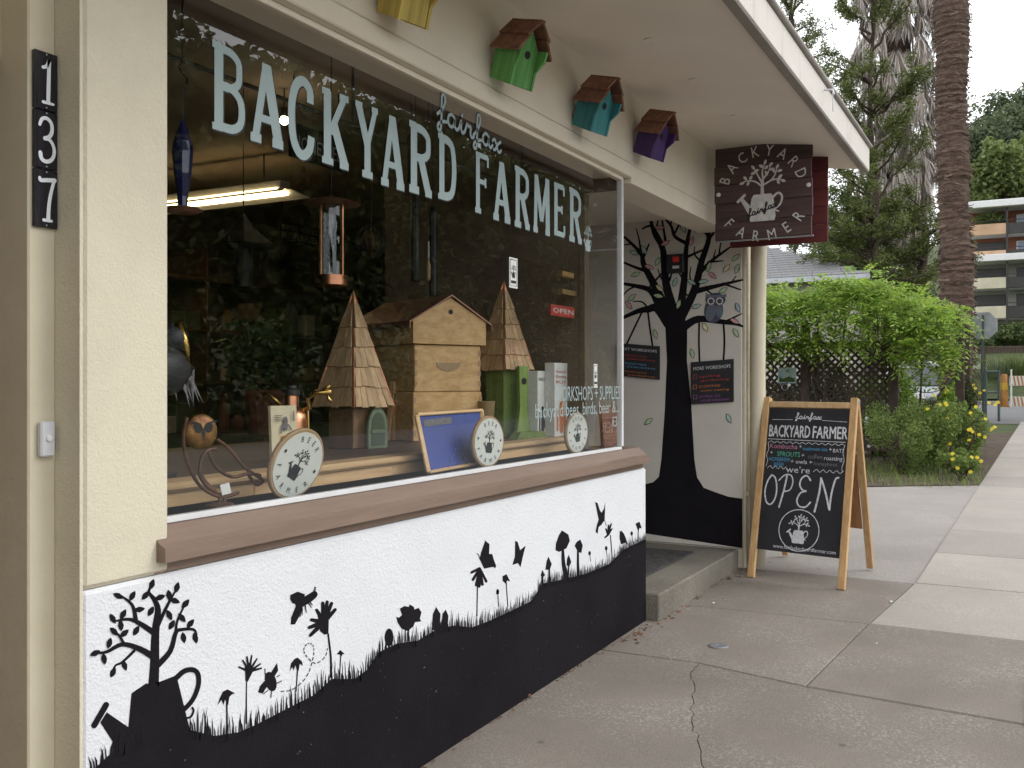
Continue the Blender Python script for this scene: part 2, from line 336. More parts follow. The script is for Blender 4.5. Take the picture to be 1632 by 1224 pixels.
M['road'] = concrete('road', (.20,.20,.20), .25, (.3,.3,.3), stain=.8, scale=.3)
M['soil'] = mat('soil', (.10,.075,.05), (.05,.035,.024), rough=1, scale=5, bump=.6, bscale=25, bdist=.03)
M['grass_ground'] = mat('grass_ground', (.075,.10,.03), (.05,.06,.025), rough=1, scale=.8, bump=.5, bscale=4, bdist=.2)
M['pine'] = wood('pine', (.64,.41,.20), (.48,.28,.12), 'z', .5)
M['pine_x'] = wood('pine_x', (.70,.48,.26), (.54,.34,.165), 'x', .5)
M['ply'] = wood('ply', (.40,.19,.085), (.26,.115,.05), 'z', .55)
M['shingle'] = wood('shingle', (.60,.41,.23), (.42,.26,.135), 'z', .6)
M['cedar'] = wood('cedar', (.25,.115,.07), (.15,.065,.042), 'x', .7)
M['copper'] = mat('copper', (.72,.34,.20), (.42,.18,.10), rough=.3, metal=1, scale=7)
M['copper_dull'] = mat('copper_dull', (.40,.215,.16), (.29,.15,.11), rough=.45, metal=.6, scale=5)
M['brass'] = mat('brass', (.66,.45,.16), (.34,.21,.06), rough=.25, metal=1, scale=20)
M['rust'] = mat('rust', (.17,.08,.04), (.06,.03,.02), rough=.6, metal=.5, scale=14)
M['chalkboard'] = mat('chalkboard', (.016,.015,.018), (.028,.027,.03), rough=.75, scale=4, detail=9)
for k_, c_ in dict(chalk_white=(.72,.72,.74), chalk_blue=(.12,.38,.62), chalk_green=(.12,.5,.33), chalk_pink=(.62,.25,.36), chalk_red=(.5,.07,.06), chalk_orange=(.62,.2,.05), chalk_violet=(.32,.1,.36), chalk_grey=(.2,.19,.2), chalk_yellow=(.6,.55,.22)).items():
    M[k_] = mat(k_, c_, tuple(x*.55 for x in c_), rough=.95, scale=60, detail=6, lo=.3, hi=.6)
M['letter_mint'] = mat('letter_mint', (.31,.39,.39), rough=.6, var=.1)
M['letter_white'] = mat('letter_white', (.68,.67,.64), (.5,.48,.46), rough=.7, scale=30)
M['ink'] = mat('ink', (.012,.012,.013), rough=.6)
M['paper'] = mat('paper', (.70,.70,.66), rough=.7, var=.06)
M['clock_face'] = mat('clock_face', (.66,.68,.62), rough=.5, var=.06)
M['tan_rim'] = mat('tan_rim', (.46,.31,.17), rough=.55)
M['iron'] = mat('iron', (.02,.02,.021), rough=.5)
M['tile_black'] = mat('tile_black', (.01,.01,.016), rough=.12, var=.1, coat=.5)
M['tile_white'] = mat('tile_white', (.74,.76,.80), rough=.2, var=.04)
M['plastic_grey'] = mat('plastic_grey', (.60,.60,.62), rough=.35, var=.05)
M['galvanized'] = mat('galvanized', (.42,.43,.45), rough=.4, metal=.7, scale=12)
M['trim_pine'] = M['pine_x']

# ================================================================ GROUND
GX0, GX1 = -6.0, 46.0
def sheet(name, pts, lift, m, parent=None):
    """a polygon lying on the sloping ground"""
    return MB().add([(x, y, gz(x) + lift) for x, y in pts], [tuple(range(len(pts)))]).build(name, m, parent)
def slab(parent, pts, m, lift=0.0, th=.05, gap=.0022, name='slab'):
    """a cast concrete bay: own edges, drawn in by half a joint, chamfered"""
    cx = sum(p[0] for p in pts)/len(pts); cy = sum(p[1] for p in pts)/len(pts)
    def inset(k): return [(x + (cx-x)*k/max(.01, math.hypot(x-cx, y-cy)), y + (cy-y)*k/max(.01, math.hypot(x-cx, y-cy))) for x, y in pts]
    a = inset(gap); b = inset(gap + .006); n = len(pts)
    vs = [(x, y, gz(x)+lift-th) for x, y in a] + [(x, y, gz(x)+lift-.006) for x, y in a] + [(x, y, gz(x)+lift) for x, y in b]
    fs = [(i, (i+1) % n, n+(i+1) % n, n+i) for i in range(n)] + [(n+i, n+(i+1) % n, 2*n+(i+1) % n, 2*n+i) for i in range(n)] + [tuple(range(2*n, 3*n))]
    return MB().add(vs, fs).build(name, m, parent)
gm = MB(); N = 60                       # one sheet of land to the horizon, rising to a wooded hill beyond the cross street
def land(x, y):
    z = SLOPE*min(max(x, -40), 46) - .06
    if x > 46: z += .00*(x-46) + 20*(1-math.exp(-((x-46)/75)**2)) * 1.2
    return z
xs = [-300,-120,-60,-30,-12,0,12,24,36,46,52,58,64,72,80,92,106,124,150,190,260,400]; ys = [-400,-220,-120,-70,-40,-26,-18,-12,-6,0,6,12,18,26,40,70,120,220,400]
for x in xs:
    for y in ys: gm.v.append((x, y, land(x, y)))
gm.f = [(i*len(ys)+j, (i+1)*len(ys)+j, (i+1)*len(ys)+j+1, i*len(ys)+j+1) for i in range(len(xs)-1) for j in range(len(ys)-1)]
struct(gm.build('ground', M['grass_ground'], smooth=True))
walk = struct(sheet('sidewalk', [(-6,.3),(6.9,.3),(6.9,-3.55),(-6,-3.55)], -.012, M['joint']))
walk_far = struct(sheet('sidewalk_far', [(6.9,-1.248),(29,-1.672),(29,-3.55),(6.9,-3.55)], -.012, M['joint']))
jy = lambda x: -1.03 - .085*(x-4.4)     # the long joint that runs off down the street
near = M['concrete_near']; pale = M['concrete_pale']
# the crack through the big bay by the wall: two pieces whose edges follow it
ck = []
cr0 = [(4.53,-.5),(4.36,-.515),(4.18,-.595),(3.95,-.655),(3.72,-.735),(3.5,-.835),(3.2,-.955),(2.6,-1.145),(1.6,-1.255),(-6,-1.4)]
rc_ = random.Random(2)
for (xa, ya), (xb, yb) in zip(cr0, cr0[1:]):
    for k in range(5): ck.append((xa+(xb-xa)*k/5+rc_.uniform(-.012,.012)*(k > 0), ya+(yb-ya)*k/5+rc_.uniform(-.010,.010)*(k > 0)))
ck.append(cr0[-1])
slab(walk, [(-6,.02),(2.6,.02),(4.52,.02)] + ck, near, gap=.0015)
slab(walk, [(4.413,-1.03),(4.30,-2.3),(4.25,-3.5),(-6,-3.5)] + [(x+.0015, y-.003) for x, y in ck[::-1]], near, -.002, gap=.0012)
slab(walk, [(4.53,.02),(5.62,.02),(5.66,-1.12),(4.418,-1.03),(4.533,-.5)], near)
slab(walk, [(5.623,.02),(6.88,.02),(6.88,-1.235),(5.664,-1.122)], near, -.001)
slab(walk, [(4.417,-1.034),(5.66,-1.124),(5.665,-2.3),(4.305,-2.3)], near, .001)
slab(walk, [(5.668,-1.127),(6.88,-1.24),(6.88,-2.3),(5.67,-2.3)], pale)
for x0, x1 in ((4.305,5.665),(5.67,6.88)): slab(walk, [(x0,-2.3),(x1,-2.3),(x1,-3.5),(x0,-3.5)], near if x0 < 5 else pale)
x = 6.9
while x < 28.5:
    L_ = 1.22 if x < 14 else 1.5
    slab(walk_far, [(x, jy(6.9)-.012*(x-6.9)*1.6),(x+L_, jy(6.9)-.012*(x+L_-6.9)*1.6),(x+L_,-2.35),(x,-2.35)], pale, random.uniform(-.002,.002))
    slab(walk_far, [(x,-2.36),(x+L_,-2.36),(x+L_,-3.5),(x,-3.5)], pale, random.uniform(-.002,.002)); x += L_
struct(sheet('parking_lot', [(6.9,6),(6.9,-1.26),(9,-1.31),(13.4,-1.40),(12.9,-.6),(12.2,.4),(12,6)], -.017, M['asphalt']))
struct(sheet('planting_bed', [(11.6,6.5),(12.0,.4),(12.7,-.6),(13.2,-1.40),(20,-1.53),(24,-1.6),(24,6.5)], -.008, M['soil']))
mw = struct(sheet('main_street', [(-80,-3.75),(29,-3.75),(31,-3.0),(44,-3.0),(44,-12.2),(-80,-12.2)], -.05, M['road']))
cs = struct(sheet('cross_street', [(28.9,60),(28.9,-3.7),(44.2,-3.7),(44.2,60)], -.046, M['road']))
kb = MB(); kb.bev((-60,-3.72,-.14),(29,-3.56,0),.015)
kb.v = [(x, y, z+gz(x)) for x, y, z in kb.v]; struct(kb.build('kerb', M['concrete_pale']))
k2 = MB(); k2.bev((-60,-12.5,-.12),(120,-12.2,.06),.015); k2.v = [(x, y, z+gz(min(x,46))) for x, y, z in k2.v]
M['red_paint'] = mat('red_paint', (.33,.035,.03), (.2,.03,.025), rough=.6, scale=3)
struct(k2.build('kerb_opposite', M['red_paint']))
k3 = MB(); k3.bev((44.2,-12,-.05),(44.5,60,.11),.02); k3.v = [(x, y, z+gz(44)) for x, y, z in k3.v]; struct(k3.build('kerb_far', M['concrete_pale']))

# dry leaf litter where the wall meets the pavement
lit = MB()
for i in range(260):
    if i < 150: x = random.uniform(4.7, 6.9); y = -.035 - abs(random.gauss(0, .035)) - (.07 if x > 6.4 else 0)
    else: x = random.uniform(2.2, 5.1); y = -.008 - abs(random.gauss(0, .012))
    a = random.uniform(0, 6.28); l = random.uniform(.006, .022) * (1 if i < 150 else .55); w = l*random.uniform(.3,.6); c0 = Vector((x, y, gz(x)+.003)); u = Vector((math.cos(a), math.sin(a), random.uniform(-.1,.3))); v = Vector((-math.sin(a), math.cos(a), random.uniform(-.1,.3)))
    lit.add([c0-u*l, c0+v*w+Vector((0,0,.004)), c0+u*l, c0-v*w+Vector((0,0,.003))], [(0,1,2,3)])
M['dead_leaf'] = leafmat('dead_leaf', [(.16,.07,.035),(.28,.13,.06),(.10,.05,.03),(.34,.22,.12)], .1)
stuff(tag(lit.build('leaf_litter', M['dead_leaf']), 'dry brown leaf litter gathered along the foot of the shop wall', 'leaf litter'))
for px, py, s_ in ((841,1110,.018),(1137,962,.012),(1397,1026,.008),(1420,960,.014)):
    p = G(px, py); m_ = MB(); m_.ball((p.x, p.y, p.z+s_*.35), (s_, s_*.7, s_*.4), 7, 5)
    tag(m_.build('leaf_scrap', M['dead_leaf'] if py > 1100 else M['paper']), 'brown dry leaf lying at the foot of the black mural' if py > 1100 else {1137:'tiny pale scrap near the concrete step',1397:'tiny pale scrap on the pavement near the right edge',1420:'pale scrap on the joint in front of the sandwich board'}[px], 'litter', 'scraps on the pavement' if py < 1100 else None)
p = G(1145, 1030); cv = thing('survey_cover', 'small round grey metal cover set in the concrete pavement', 'cover', p)
MB().lathe([(.052,0),(.052,.004),(.046,.0065),(.012,.0065),(.010,.0045)], p, 28).build('plate', M['galvanized'], cv)
MB().lathe([(.006,.005),(.006,.008),(.003,.009)], p, 10).build('screw', M['galvanized'], cv)
mb = thing('utility_box', 'metal lidded utility box sunk in pavement at right edge', 'utility box', (4.62,-2.06,gz(4.62)))
M['box_lid'] = mat('box_lid', (.28,.29,.31), rough=.45, metal=.5, scale=9)
t_ = MB()
for a, b in (((4.3,-2.30,.0),(5.0,-2.27,.012)),((4.3,-1.93,.0),(5.0,-1.90,.012)),((4.3,-2.27,.0),(4.33,-1.93,.012)),((4.97,-2.27,.0),(5.0,-1.93,.012))): t_.bev(a, b, .003)
t_.v = [(x, y, z+gz(x)) for x, y, z in t_.v]; t_.build('rim', M['concrete_step'], mb)
t_ = MB(); t_.bev((4.335,-2.265,.0),(4.965,-1.935,.009),.003); t_.v = [(x, y, z+gz(x)) for x, y, z in t_.v]; t_.build('lid', M['box_lid'], mb)

# ================================================================ THE SHOP
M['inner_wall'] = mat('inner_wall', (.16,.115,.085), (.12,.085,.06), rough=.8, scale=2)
M['wall_beige'] = stucco('wall_beige', (.76,.68,.56), .9, .3, .003)
shop = thing('shop_building', 'cream stucco corner shop with wide display window and deep eave', 'building', (3.4, .2, 0))
S_ = shop
XL, XE, XM = 1.485, 5.17, 6.85          # left corner, end of low wall, mural wall
GY = .045                               # glass plane
MB().bev((XL,0,.93),(1.742,.30,3.02),.012).build('pillar', M['cream_stucco'], S_)
low = MB().bev((XL,.0015,-.1),(XE,.30,.928),.01).build('lower_wall', M['white_stucco'], S_)
MB().box((XL-.0045,.0045,-.1),(XL+.004,.30,3.0)).build('corner_return', M['cream_stucco'], S_)
low2 = MB().box((XE-.22,.30,-.1),(XE-.002,1.6,1.0)).build('entry_side_wall', M['white_stucco'], S_)
# door side at far left: number board, jamb, door
xb = W(45,600,.09).x
MB().bev((xb,.09,-.1),(XL-.003,.2,3.02),.004).build('door_trim', M['cream_paint'], S_)
xj0 = W(12,600,.2).x
MB().bev((xj0,.2,-.1),(xb+.03,.27,3.02),.004).build('door_jamb', M['cream_paint'], S_)
MB().box((xj0+.03,.193,-.1),(xj0+.036,.2,3.02)).build('door_stop', M['cream_paint'], S_)
MB().bev((.2,.235,-.05),(xj0-.001,.28,2.15),.004).build('door', M['door_wood'], S_)
MB().bev((.2,.19,2.16),(xj0-.002,.3,3.0),.004).build('door_head', M['cream_paint'], S_)
MB().bev((-2,0,-.1),(.195,.3,3.02),.01).build('side_wall', M['cream_stucco'], S_)
# lintel, head trim, soffit, fascia
MB().bev((1.744,.004,2.602),(6.846,.22,3.03),.008).build('lintel', M['wall_beige'], S_)
MB().bev((1.744,-.006,2.528),(4.95,.2,2.60),.005).build('head_trim', M['wall_beige'], S_)
MB().bev((4.952,.004,2.50),(6.846,.22,2.60),.003).build('entry_beam', M['wall_beige'], S_)
MB().bev((-2,-1.0,-.1),(.22,-.002,3.0),.01).build('added_shade_wall', M['cream_stucco'], S_)  # unseen wall added left of the view to shade the door recess
so = MB(); so.add([(-3,.02,3.0),(7.02,.02,3.0),(7.02,-.9,2.885),(-3,-.9,2.885),(-3,.02,3.12),(7.02,.02,3.12),(7.02,-.9,3.04),(-3,-.9,3.04)], [(0,1,2,3),(4,5,6,7),(0,1,5,4),(1,2,6,5),(2,3,7,6),(3,0,4,7)])
sof = so.build('soffit', M['soffit_paint'], S_)
for x, y in ((3.05,-.42),(3.55,-.42),(4.1,-.42),(4.75,-.42),(5.5,-.42),(6.3,-.42)):
    z = 3.0 - .115*(.02-y)/.92
    MB().lathe([(.032,-.0035),(.032,-.001),(.026,.001)], (x, y, z), 18).build('vent_plug', M['soffit_paint'], sof)
fa = MB().bev((-3,-.935,2.868),(7.03,-.902,3.028),.004).build('fascia', M['fascia_paint'], S_)
MB().bev((-3,-.955,3.03),(7.05,-.90,3.052),.006).build('drip_edge', M['roof_edge'], fa)
MB().bev((-3,-.93,2.86),(7.03,-.885,2.867),.002).build('soffit_edge', M['roof_edge'], fa)
MB().tube([(5.35,-.94,2.98),(5.35,-.985,2.975),(5.35,-.99,2.95)], .006, 6).tube([(5.35,-.985,2.97),(5.36,-.985,2.86)], .003, 5).build('cable_hook', M['plastic_grey'], fa)
MB().box((-3,-.89,3.121),(7.05,5.5,3.16)).build('roof', M['roof_edge'], S_)
# mural wall at the far side of the entrance, its corner post and downpipe
mural = MB().bev((XM,-.10,.22),(XM+.14,1.62,2.99),.008).build('mural_wall', M['mural_stucco'], S_)
MB().bev((XM+.003,-.125,-.05),(XM+.15,-.101,2.52),.006).build('corner_board', M['cream_paint'], S_)
MB().box((XM+.01,-.1,-.1),(XM+.13,1.6,.219)).build('mural_wall_base', M['cream_stucco'], S_)
dp = thing('downpipe', 'cream painted round downpipe on the corner beside mural wall', 'downpipe', (XM+.06,-.2,gz(7)))
MB().tube([(XM+.05,-.05,2.86),(XM+.05,-.12,2.72),(XM+.05,-.195,2.6),(XM+.05,-.205,2.4),(XM+.055,-.195,1.5),(XM+.052,-.2,.6),(XM+.05,-.195,.10)], .056, 18).build('pipe', M['cream_paint'], dp, True)
MB().lathe([(.060,0),(.060,.035)], (XM+.052,-.2,.60), 18).bev((XM-.005,-.15,.605),(XM+.02,-.125,.63),.003).build('bracket', M['cream_paint'], dp)
# entrance floor, step, mat
st = thing('entrance_step', 'low concrete doorstep in front of tree mural wall', 'step', (6, .3, .2))
MB().bev((XE+.004,-.075,-.05),(XM-.004,1.6,.218),.008).build('step_block', M['concrete_step'], st)
M['mat_rubber'] = mat('mat_rubber', (.03,.03,.032), (.085,.08,.075), rough=.9, scale=28, detail=2, bump=.5, bscale=60)
mt = thing('door_mat', 'dark patterned rubber door mat lying on concrete step', 'mat', (5.9,.4,.22))
MB().bev((5.3,.16,.2185),(6.55,.82,.229),.004).build('mat_body', M['mat_rubber'], mt)
# window: sill, frame, pane
sill = MB(); XS0, XS1 = 1.697, 5.135
sill.add([(XS0,-.032,.963),(XS0,-.032,.9985),(XS0,-.012,1.008),(XS0,GY-.012,1.046),(XS0,.3,1.046),(XS0,.3,.932),(XS0,.006,.932),(XS0,.006,.963)] + [(XS1,-.032,.963),(XS1,-.032,.9985),(XS1,-.012,1.008),(XS1,GY-.012,1.046),(XS1,.3,1.046),(XS1,.3,.932),(XS1,.006,.932),(XS1,.006,.963)],
    [tuple(range(8)), tuple(range(15,7,-1))] + [(i,(i+1)%8,8+(i+1)%8,8+i) for i in range(8)])
sill = sill.build('window_sill', M['brown_paint'], S_)
win = MB().bev((1.7,GY-.004,1.047),(4.905,GY+.02,1.064),.002).bev((4.885,GY-.012,1.066),(4.91,GY+.02,2.525),.002).build('window_frame', M['white_metal'], S_)
MB().bev((1.7,GY-.016,2.506),(4.884,GY+.02,2.527),.002).build('window_head', M['wall_beige'], S_)
pane = MB().add([(1.70,GY,1.05),(4.89,GY,1.05),(4.89,GY,2.515),(1.70,GY,2.515)], [(0,1,2,3)]).build('window_pane', M['glass'], S_)
MB().add([(4.90,GY+.02,1.05),(4.90,.25,1.05),(4.90,.25,2.46),(4.90,GY+.02,2.46)], [(0,1,2,3)]).build('side_pane', M['glass'], S_)
MB().box((4.885,.285,1.0),(4.93,1.6,3.03)).build('side_panel', M['inner_wall'], S_)
sf = MB()
for y in (.25,): sf.bev((4.88,y,1.0),(4.935,y+.034,2.455),.003)
sf.bev((4.885,.066,2.462),(4.925,.284,2.60),.003).build('side_frame', M['inner_wall'], S_)
# interior shell
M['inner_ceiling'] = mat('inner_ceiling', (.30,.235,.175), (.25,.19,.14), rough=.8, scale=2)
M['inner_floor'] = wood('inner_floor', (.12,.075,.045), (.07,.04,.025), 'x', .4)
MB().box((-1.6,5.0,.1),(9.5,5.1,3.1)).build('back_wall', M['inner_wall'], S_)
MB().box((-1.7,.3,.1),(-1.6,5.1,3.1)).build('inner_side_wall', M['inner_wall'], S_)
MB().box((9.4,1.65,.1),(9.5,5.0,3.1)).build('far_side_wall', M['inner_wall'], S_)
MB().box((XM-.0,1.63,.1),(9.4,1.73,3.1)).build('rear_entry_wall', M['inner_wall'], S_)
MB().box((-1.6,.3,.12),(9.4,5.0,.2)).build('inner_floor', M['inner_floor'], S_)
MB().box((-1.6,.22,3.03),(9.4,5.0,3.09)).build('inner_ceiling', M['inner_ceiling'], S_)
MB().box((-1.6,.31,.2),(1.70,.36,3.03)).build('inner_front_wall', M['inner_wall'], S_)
MB().bev((4.96,1.6,.22),(5.85,1.65,2.5),.004).build('shop_door', M['door_wood'], S_)
MB().box((5.86,1.6,.22),(XM-.002,1.66,2.5)).box((4.96,1.6,2.503),(XM-.002,1.66,3.03)).build('entry_back_wall', M['inner_wall'], S_)
MB().box((4.93,.225,2.62),(XM-.002,1.59,2.7)).build('entry_ceiling', M['soffit_paint'], S_)

# ---------------------------------------------------------------- silhouette mural on the low wall (flat black paint)
def z2(x, y, o): return W(x/3.5575+100, y/3.5575+880, -o+.0015)
def z3(x, y, o): return W(x/3.498+380, y/3.498+850, -o+.0015)
def z4(x, y, o): return W(x/3.4+700, y/3.4+740, -o+.0015)
hill = [(150,1226),(184,1194),(240,1180),(302,1163),(342,1173),(381,1167),(406,1156),(451,1133),(500,1108),(529,1082),(566,1082),(586,1067),(603,1040),(632,1026),(666,1021),(694,1004),(723,997),(752,1000),(779,990),(818,972),(847,958),(865,930),(900,923),(935,914),(971,899),(994,876),(1029,859)]
hw = [W(a, b) for a, b in hill]; hp = [(v.x, v.z) for v in hw]; hp = [(XL+.004, hp[0][1]-.03)] + hp; hp[-1] = (XE-.004, hp[-1][1])
pm = Paint(lambda x, z, o: Vector((x, .0015-o, z)))
pm.poly([(XL+.004,-.08)] + hp + [(XE-.004,-.08)], .0008)
def hz(x):
    for a, b in zip(hp, hp[1:]):
        if a[0] <= x <= b[0]: return a[1] + (b[1]-a[1])*(x-a[0])/(b[0]-a[0])
    return hp[-1][1]
x = XL+.01
while x < XE-.01:
    h = random.choice([.022,.035,.045,.03,.055,.065]) * random.uniform(.7,1.1); lean = random.uniform(-.012,.012); w = random.uniform(.004,.008)
    z = hz(x)
    if not (1.66 < x < 1.80):
        pm.poly([(x-w/2, z-.02),(x+w/2, z-.02),(x+w*.35+lean*.4, z+h*.5),(x+lean, z+h),(x-w*.35+lean*.4, z+h*.5)])
    x += random.uniform(.004,.0105)
FIG = []
def fig(name, z):
    q = Paint(z); FIG.append((name, q)); return q
m2 = fig('painted_watering_can', z2)
m2.poly([(390,800),(475,742),(482,748),(550,735),(645,697),(660,760),(690,880),(735,1060),(560,1200),(300,1224),(290,1085),(213,965),(250,908),(372,992)]); m2.rib([(247,865),(178,983)], 34)
m2.rib([(645,712),(690,674),(740,667),(768,695),(768,760),(735,840),(680,900)], 30, 26); m2.rib([(735,882),(742,900),(728,932),(705,940)], 12, 12)
m2 = fig('painted_tree', z2)
m2.rib([(514,770),(521,640),(526,450),(540,330),(520,270),(488,225),(512,180)], 62, 9)
for P, a, b in (([(540,640),(610,560),(640,460),(665,440),(740,438),(760,470)],34,11),([(640,470),(650,390),(692,300)],18,9),([(525,600),(440,550),(340,522),(250,565),(190,572)],40,11),([(350,520),(318,470),(292,448)],17,9),([(405,560),(340,622),(300,642),(285,670)],17,9),([(522,460),(430,400),(370,380),(290,392)],36,9),([(415,385),(395,300),(330,246)],26,10),([(538,420),(595,300),(642,215)],24,9),([(600,300),(605,240)],10,8)): m2.rib(P, a, b)
for x, y, a in ((315,248,25),(395,248,-60),(506,182,-70),(470,245,-50),(552,256,-20),(648,200,-75),(635,275,20),(604,245,80),(697,292,-50),(676,372,50),(605,357,65),(618,412,-60),(724,405,-50),(685,485,80),(752,487,75),(435,325,-10),(417,445,-60),(284,377,60),(343,352,-60),(330,415,85),(292,450,45),(350,460,-40),(265,515,-75),(235,605,80),(185,572,-25),(285,682,-65),(350,642,70),(500,335,-60)): m2.leaf(x, y, a, 66, 34)
m3 = fig('painted_flower', z3)
m3.rib([(516,800),(515,690),(500,560)], 13, 10); m3.poly([(440,440),(505,460),(502,560),(480,565),(455,545)])
for q in ((408,482),(395,525),(402,568),(437,428),(470,388),(495,382),(520,390),(540,425)): m3.rib([(475,495), q], 30, 18)
m3 = fig('painted_flower', z3)
m3.rib([(45,1060),(44,940),(46,815)], 10, 6); m3.poly([(36,745),(90,752),(52,828),(40,822)])
for q in ((3,745),(25,708),(48,688),(74,682),(103,700),(122,728),(128,752)): m3.rib([(60,770), q], 16, 9)
m3 = fig('painted_bee', z3)
m3.rib([(424,340),(395,362),(340,392)], 38, 50); m3.poly([(372,340),(330,325),(290,343),(288,366),(304,392),(350,392)]); m3.poly([(328,385),(362,398),(352,440),(315,508),(292,508),(294,470)])
m3.rib([(418,330),(424,312),(433,300)], 5); m3.rib([(426,330),(430,312),(424,298)], 4)
for P in ([(372,400),(379,440)],[(392,392),(408,414)],[(350,425),(344,466)],[(356,420),(356,455)],[(400,385),(413,400)]): m3.rib(P, 7, 4)
m3 = fig('painted_bee', z3)
m3.disc(180,826,32,56,-15); m3.poly([(216,722),(222,765),(196,806),(172,790)]); m3.poly([(148,820),(166,845),(136,893),(110,886),(120,852)]); m3.rib([(150,790),(148,755)],5); m3.rib([(215,800),(230,790)],5); m3.rib([(215,835),(242,822)],5); m3.rib([(185,880),(182,915)],5); m3.rib([(165,875),(140,895)],5)
m3 = fig('painted_flower', z3)
cap1 = [(330,692),(355,715),(359,738),(342,728),(336,766),(325,762),(318,735),(308,766),(300,745),(286,770),(293,725),(313,700)]
m3.poly(cap1); m3.rib([(330,755),(322,880)], 8, 6)
m2 = fig('painted_flower', z2)
m2.poly([(935,778),(978,800),(960,806),(945,822),(938,868),(920,836),(912,868),(900,838),(876,870),(890,828),(908,790)]); m2.rib([(930,840),(932,1000)], 9, 11)
m3 = fig('painted_bee_trail', z3)
dash = smooth2([(497,640),(482,690),(430,725),(385,690),(365,650),(385,615),(415,622),(421,662),(410,720),(390,780),(350,835),(290,875),(230,880)], 6)
for i in range(0, len(dash)-2, 3): m3.rib(dash[i:i+3], 5, 5, 1, False)
m3 = fig('painted_flower', z3)
m3.poly([(568,650),(592,672),(580,675),(572,692),(565,676),(548,674)]); m3.rib([(570,685),(565,790)], 6)
m3 = fig('painted_egg', z3); m3.disc(840,580,25,50); m3 = fig('painted_chick', z3); m3.poly([(880,465),(895,470),(912,455),(900,420),(925,405),(950,410),(955,396),(978,410),(982,424),(1005,415),(1021,440),(1012,475),(1019,491),(985,495),(975,520),(945,545),(910,532),(888,498)]); m3.rib([(930,538),(932,600)],6); m3.rib([(950,538),(948,600)],6)
m3 = fig('painted_leaf_blade', z3)
m3.poly([(1102,410),(1127,450),(1122,540),(1078,540),(1084,450)]); m3 = fig('painted_leaf_blade', z3); m3.poly([(1156,424),(1171,460),(1166,540),(1128,540),(1138,450)])
m3 = fig('painted_flower', z3)
for q in ((1300,218),(1308,258),(1326,288),(1343,296),(1361,286),(1382,268)): m3.rib([(1345,195), q], 14, 15)
m3.rib([(1333,280),(1330,460)], 6); m3 = fig('painted_butterfly', z3); m3.poly([(1387,10),(1376,40),(1400,60),(1398,115),(1415,115),(1425,150),(1437,180),(1432,195),(1420,187),(1370,197),(1345,145),(1352,108)]); m3.rib([(1346,145),(1340,122),(1330,112)],4)
m3 = fig('painted_flower', z3)
m3.poly([(1444,310),(1454,338),(1436,340)]); m3.rib([(1446,335),(1450,400)],4)
m4 = fig('painted_butterfly', z4); m4.poly([(412,415),(425,420),(439,465),(469,440),(456,490),(441,558),(426,535),(396,546),(410,500)])
m4 = fig('painted_flower', z4); m4.poly([(343,606),(365,595),(385,635),(368,630),(362,648),(344,632)]); m4.rib([(363,638),(372,770)],5)
m4 = fig('painted_flower', z4); m4.disc(317,690,8,14); m4.rib([(318,700),(322,770)],4)
for P, Q, w0, w1 in (([(665,358),(700,380),(708,415),(690,455),(650,475),(630,465),(632,430),(648,385)],[(670,465),(674,540),(692,622)],14,28),([(765,407),(778,440),(770,481),(750,472),(734,442),(745,420)],[(752,470),(752,600)],11,14),([(592,500),(610,540),(600,572),(575,571),(582,525)],[(596,565),(598,640)],9,12),([(560,572),(573,600),(562,614),(549,602)],[(560,605),(560,650)],9,9),([(703,490),(716,530),(705,556),(690,546),(693,510)],[(702,550),(700,600)],7,7)):
    m4 = fig('painted_mushroom', z4); m4.poly(P); m4.rib(Q, w0, w1)
m4 = fig('painted_hummingbird', z4); m4.poly([(845,203),(858,210),(872,252),(880,262),(893,240),(900,205),(898,270),(897,302),(880,327),(864,340),(859,376),(847,366),(855,325),(864,300)]); m4.rib([(895,300),(905,332)],3)
m4 = fig('painted_flower', z4)
for q in ((898,397),(904,350),(918,330),(932,323),(936,350)): m4.rib([(915,382), q], 11, 8)
m4.rib([(928,385),(938,510)],5)
m4 = fig('painted_bird', z4); m4.poly([(978,364),(988,360),(1002,377),(1015,410),(1023,438),(1010,425),(985,434),(977,400)])
m4 = fig('painted_flower', z4); m4.poly([(1064,322),(1085,310),(1098,347),(1085,345),(1080,367),(1072,345)]); m4.rib([(1079,355),(1075,420)],4)
for x, y, e in ((815,482,525),(905,455,505),(1043,375,425)): m4 = fig('painted_flower', z4); m4.disc(x, y, 7, 12); m4.rib([(x, y),(x+6, e)], 3)
pm.build('painted_hill', M['black_paint'], low)
fk = Paint(lambda x, z, o: Vector((x, .0015-o, z)), .0032)
for i in range(90):
    x = random.uniform(XL+.05, XE-.05); z = hz(x)-.03-abs(random.gauss(0,.25)); r = random.choice((.0012,.0016,.0022,.003))
    if z > .06: fk.disc(x, z, r*random.uniform(.6,1.8), r, random.uniform(0,180), 6)
stuff(fk.build('paint_fleck', M['chalk_grey'], low))
for nm_, q in FIG: q.build(nm_, M['black_paint'], low)
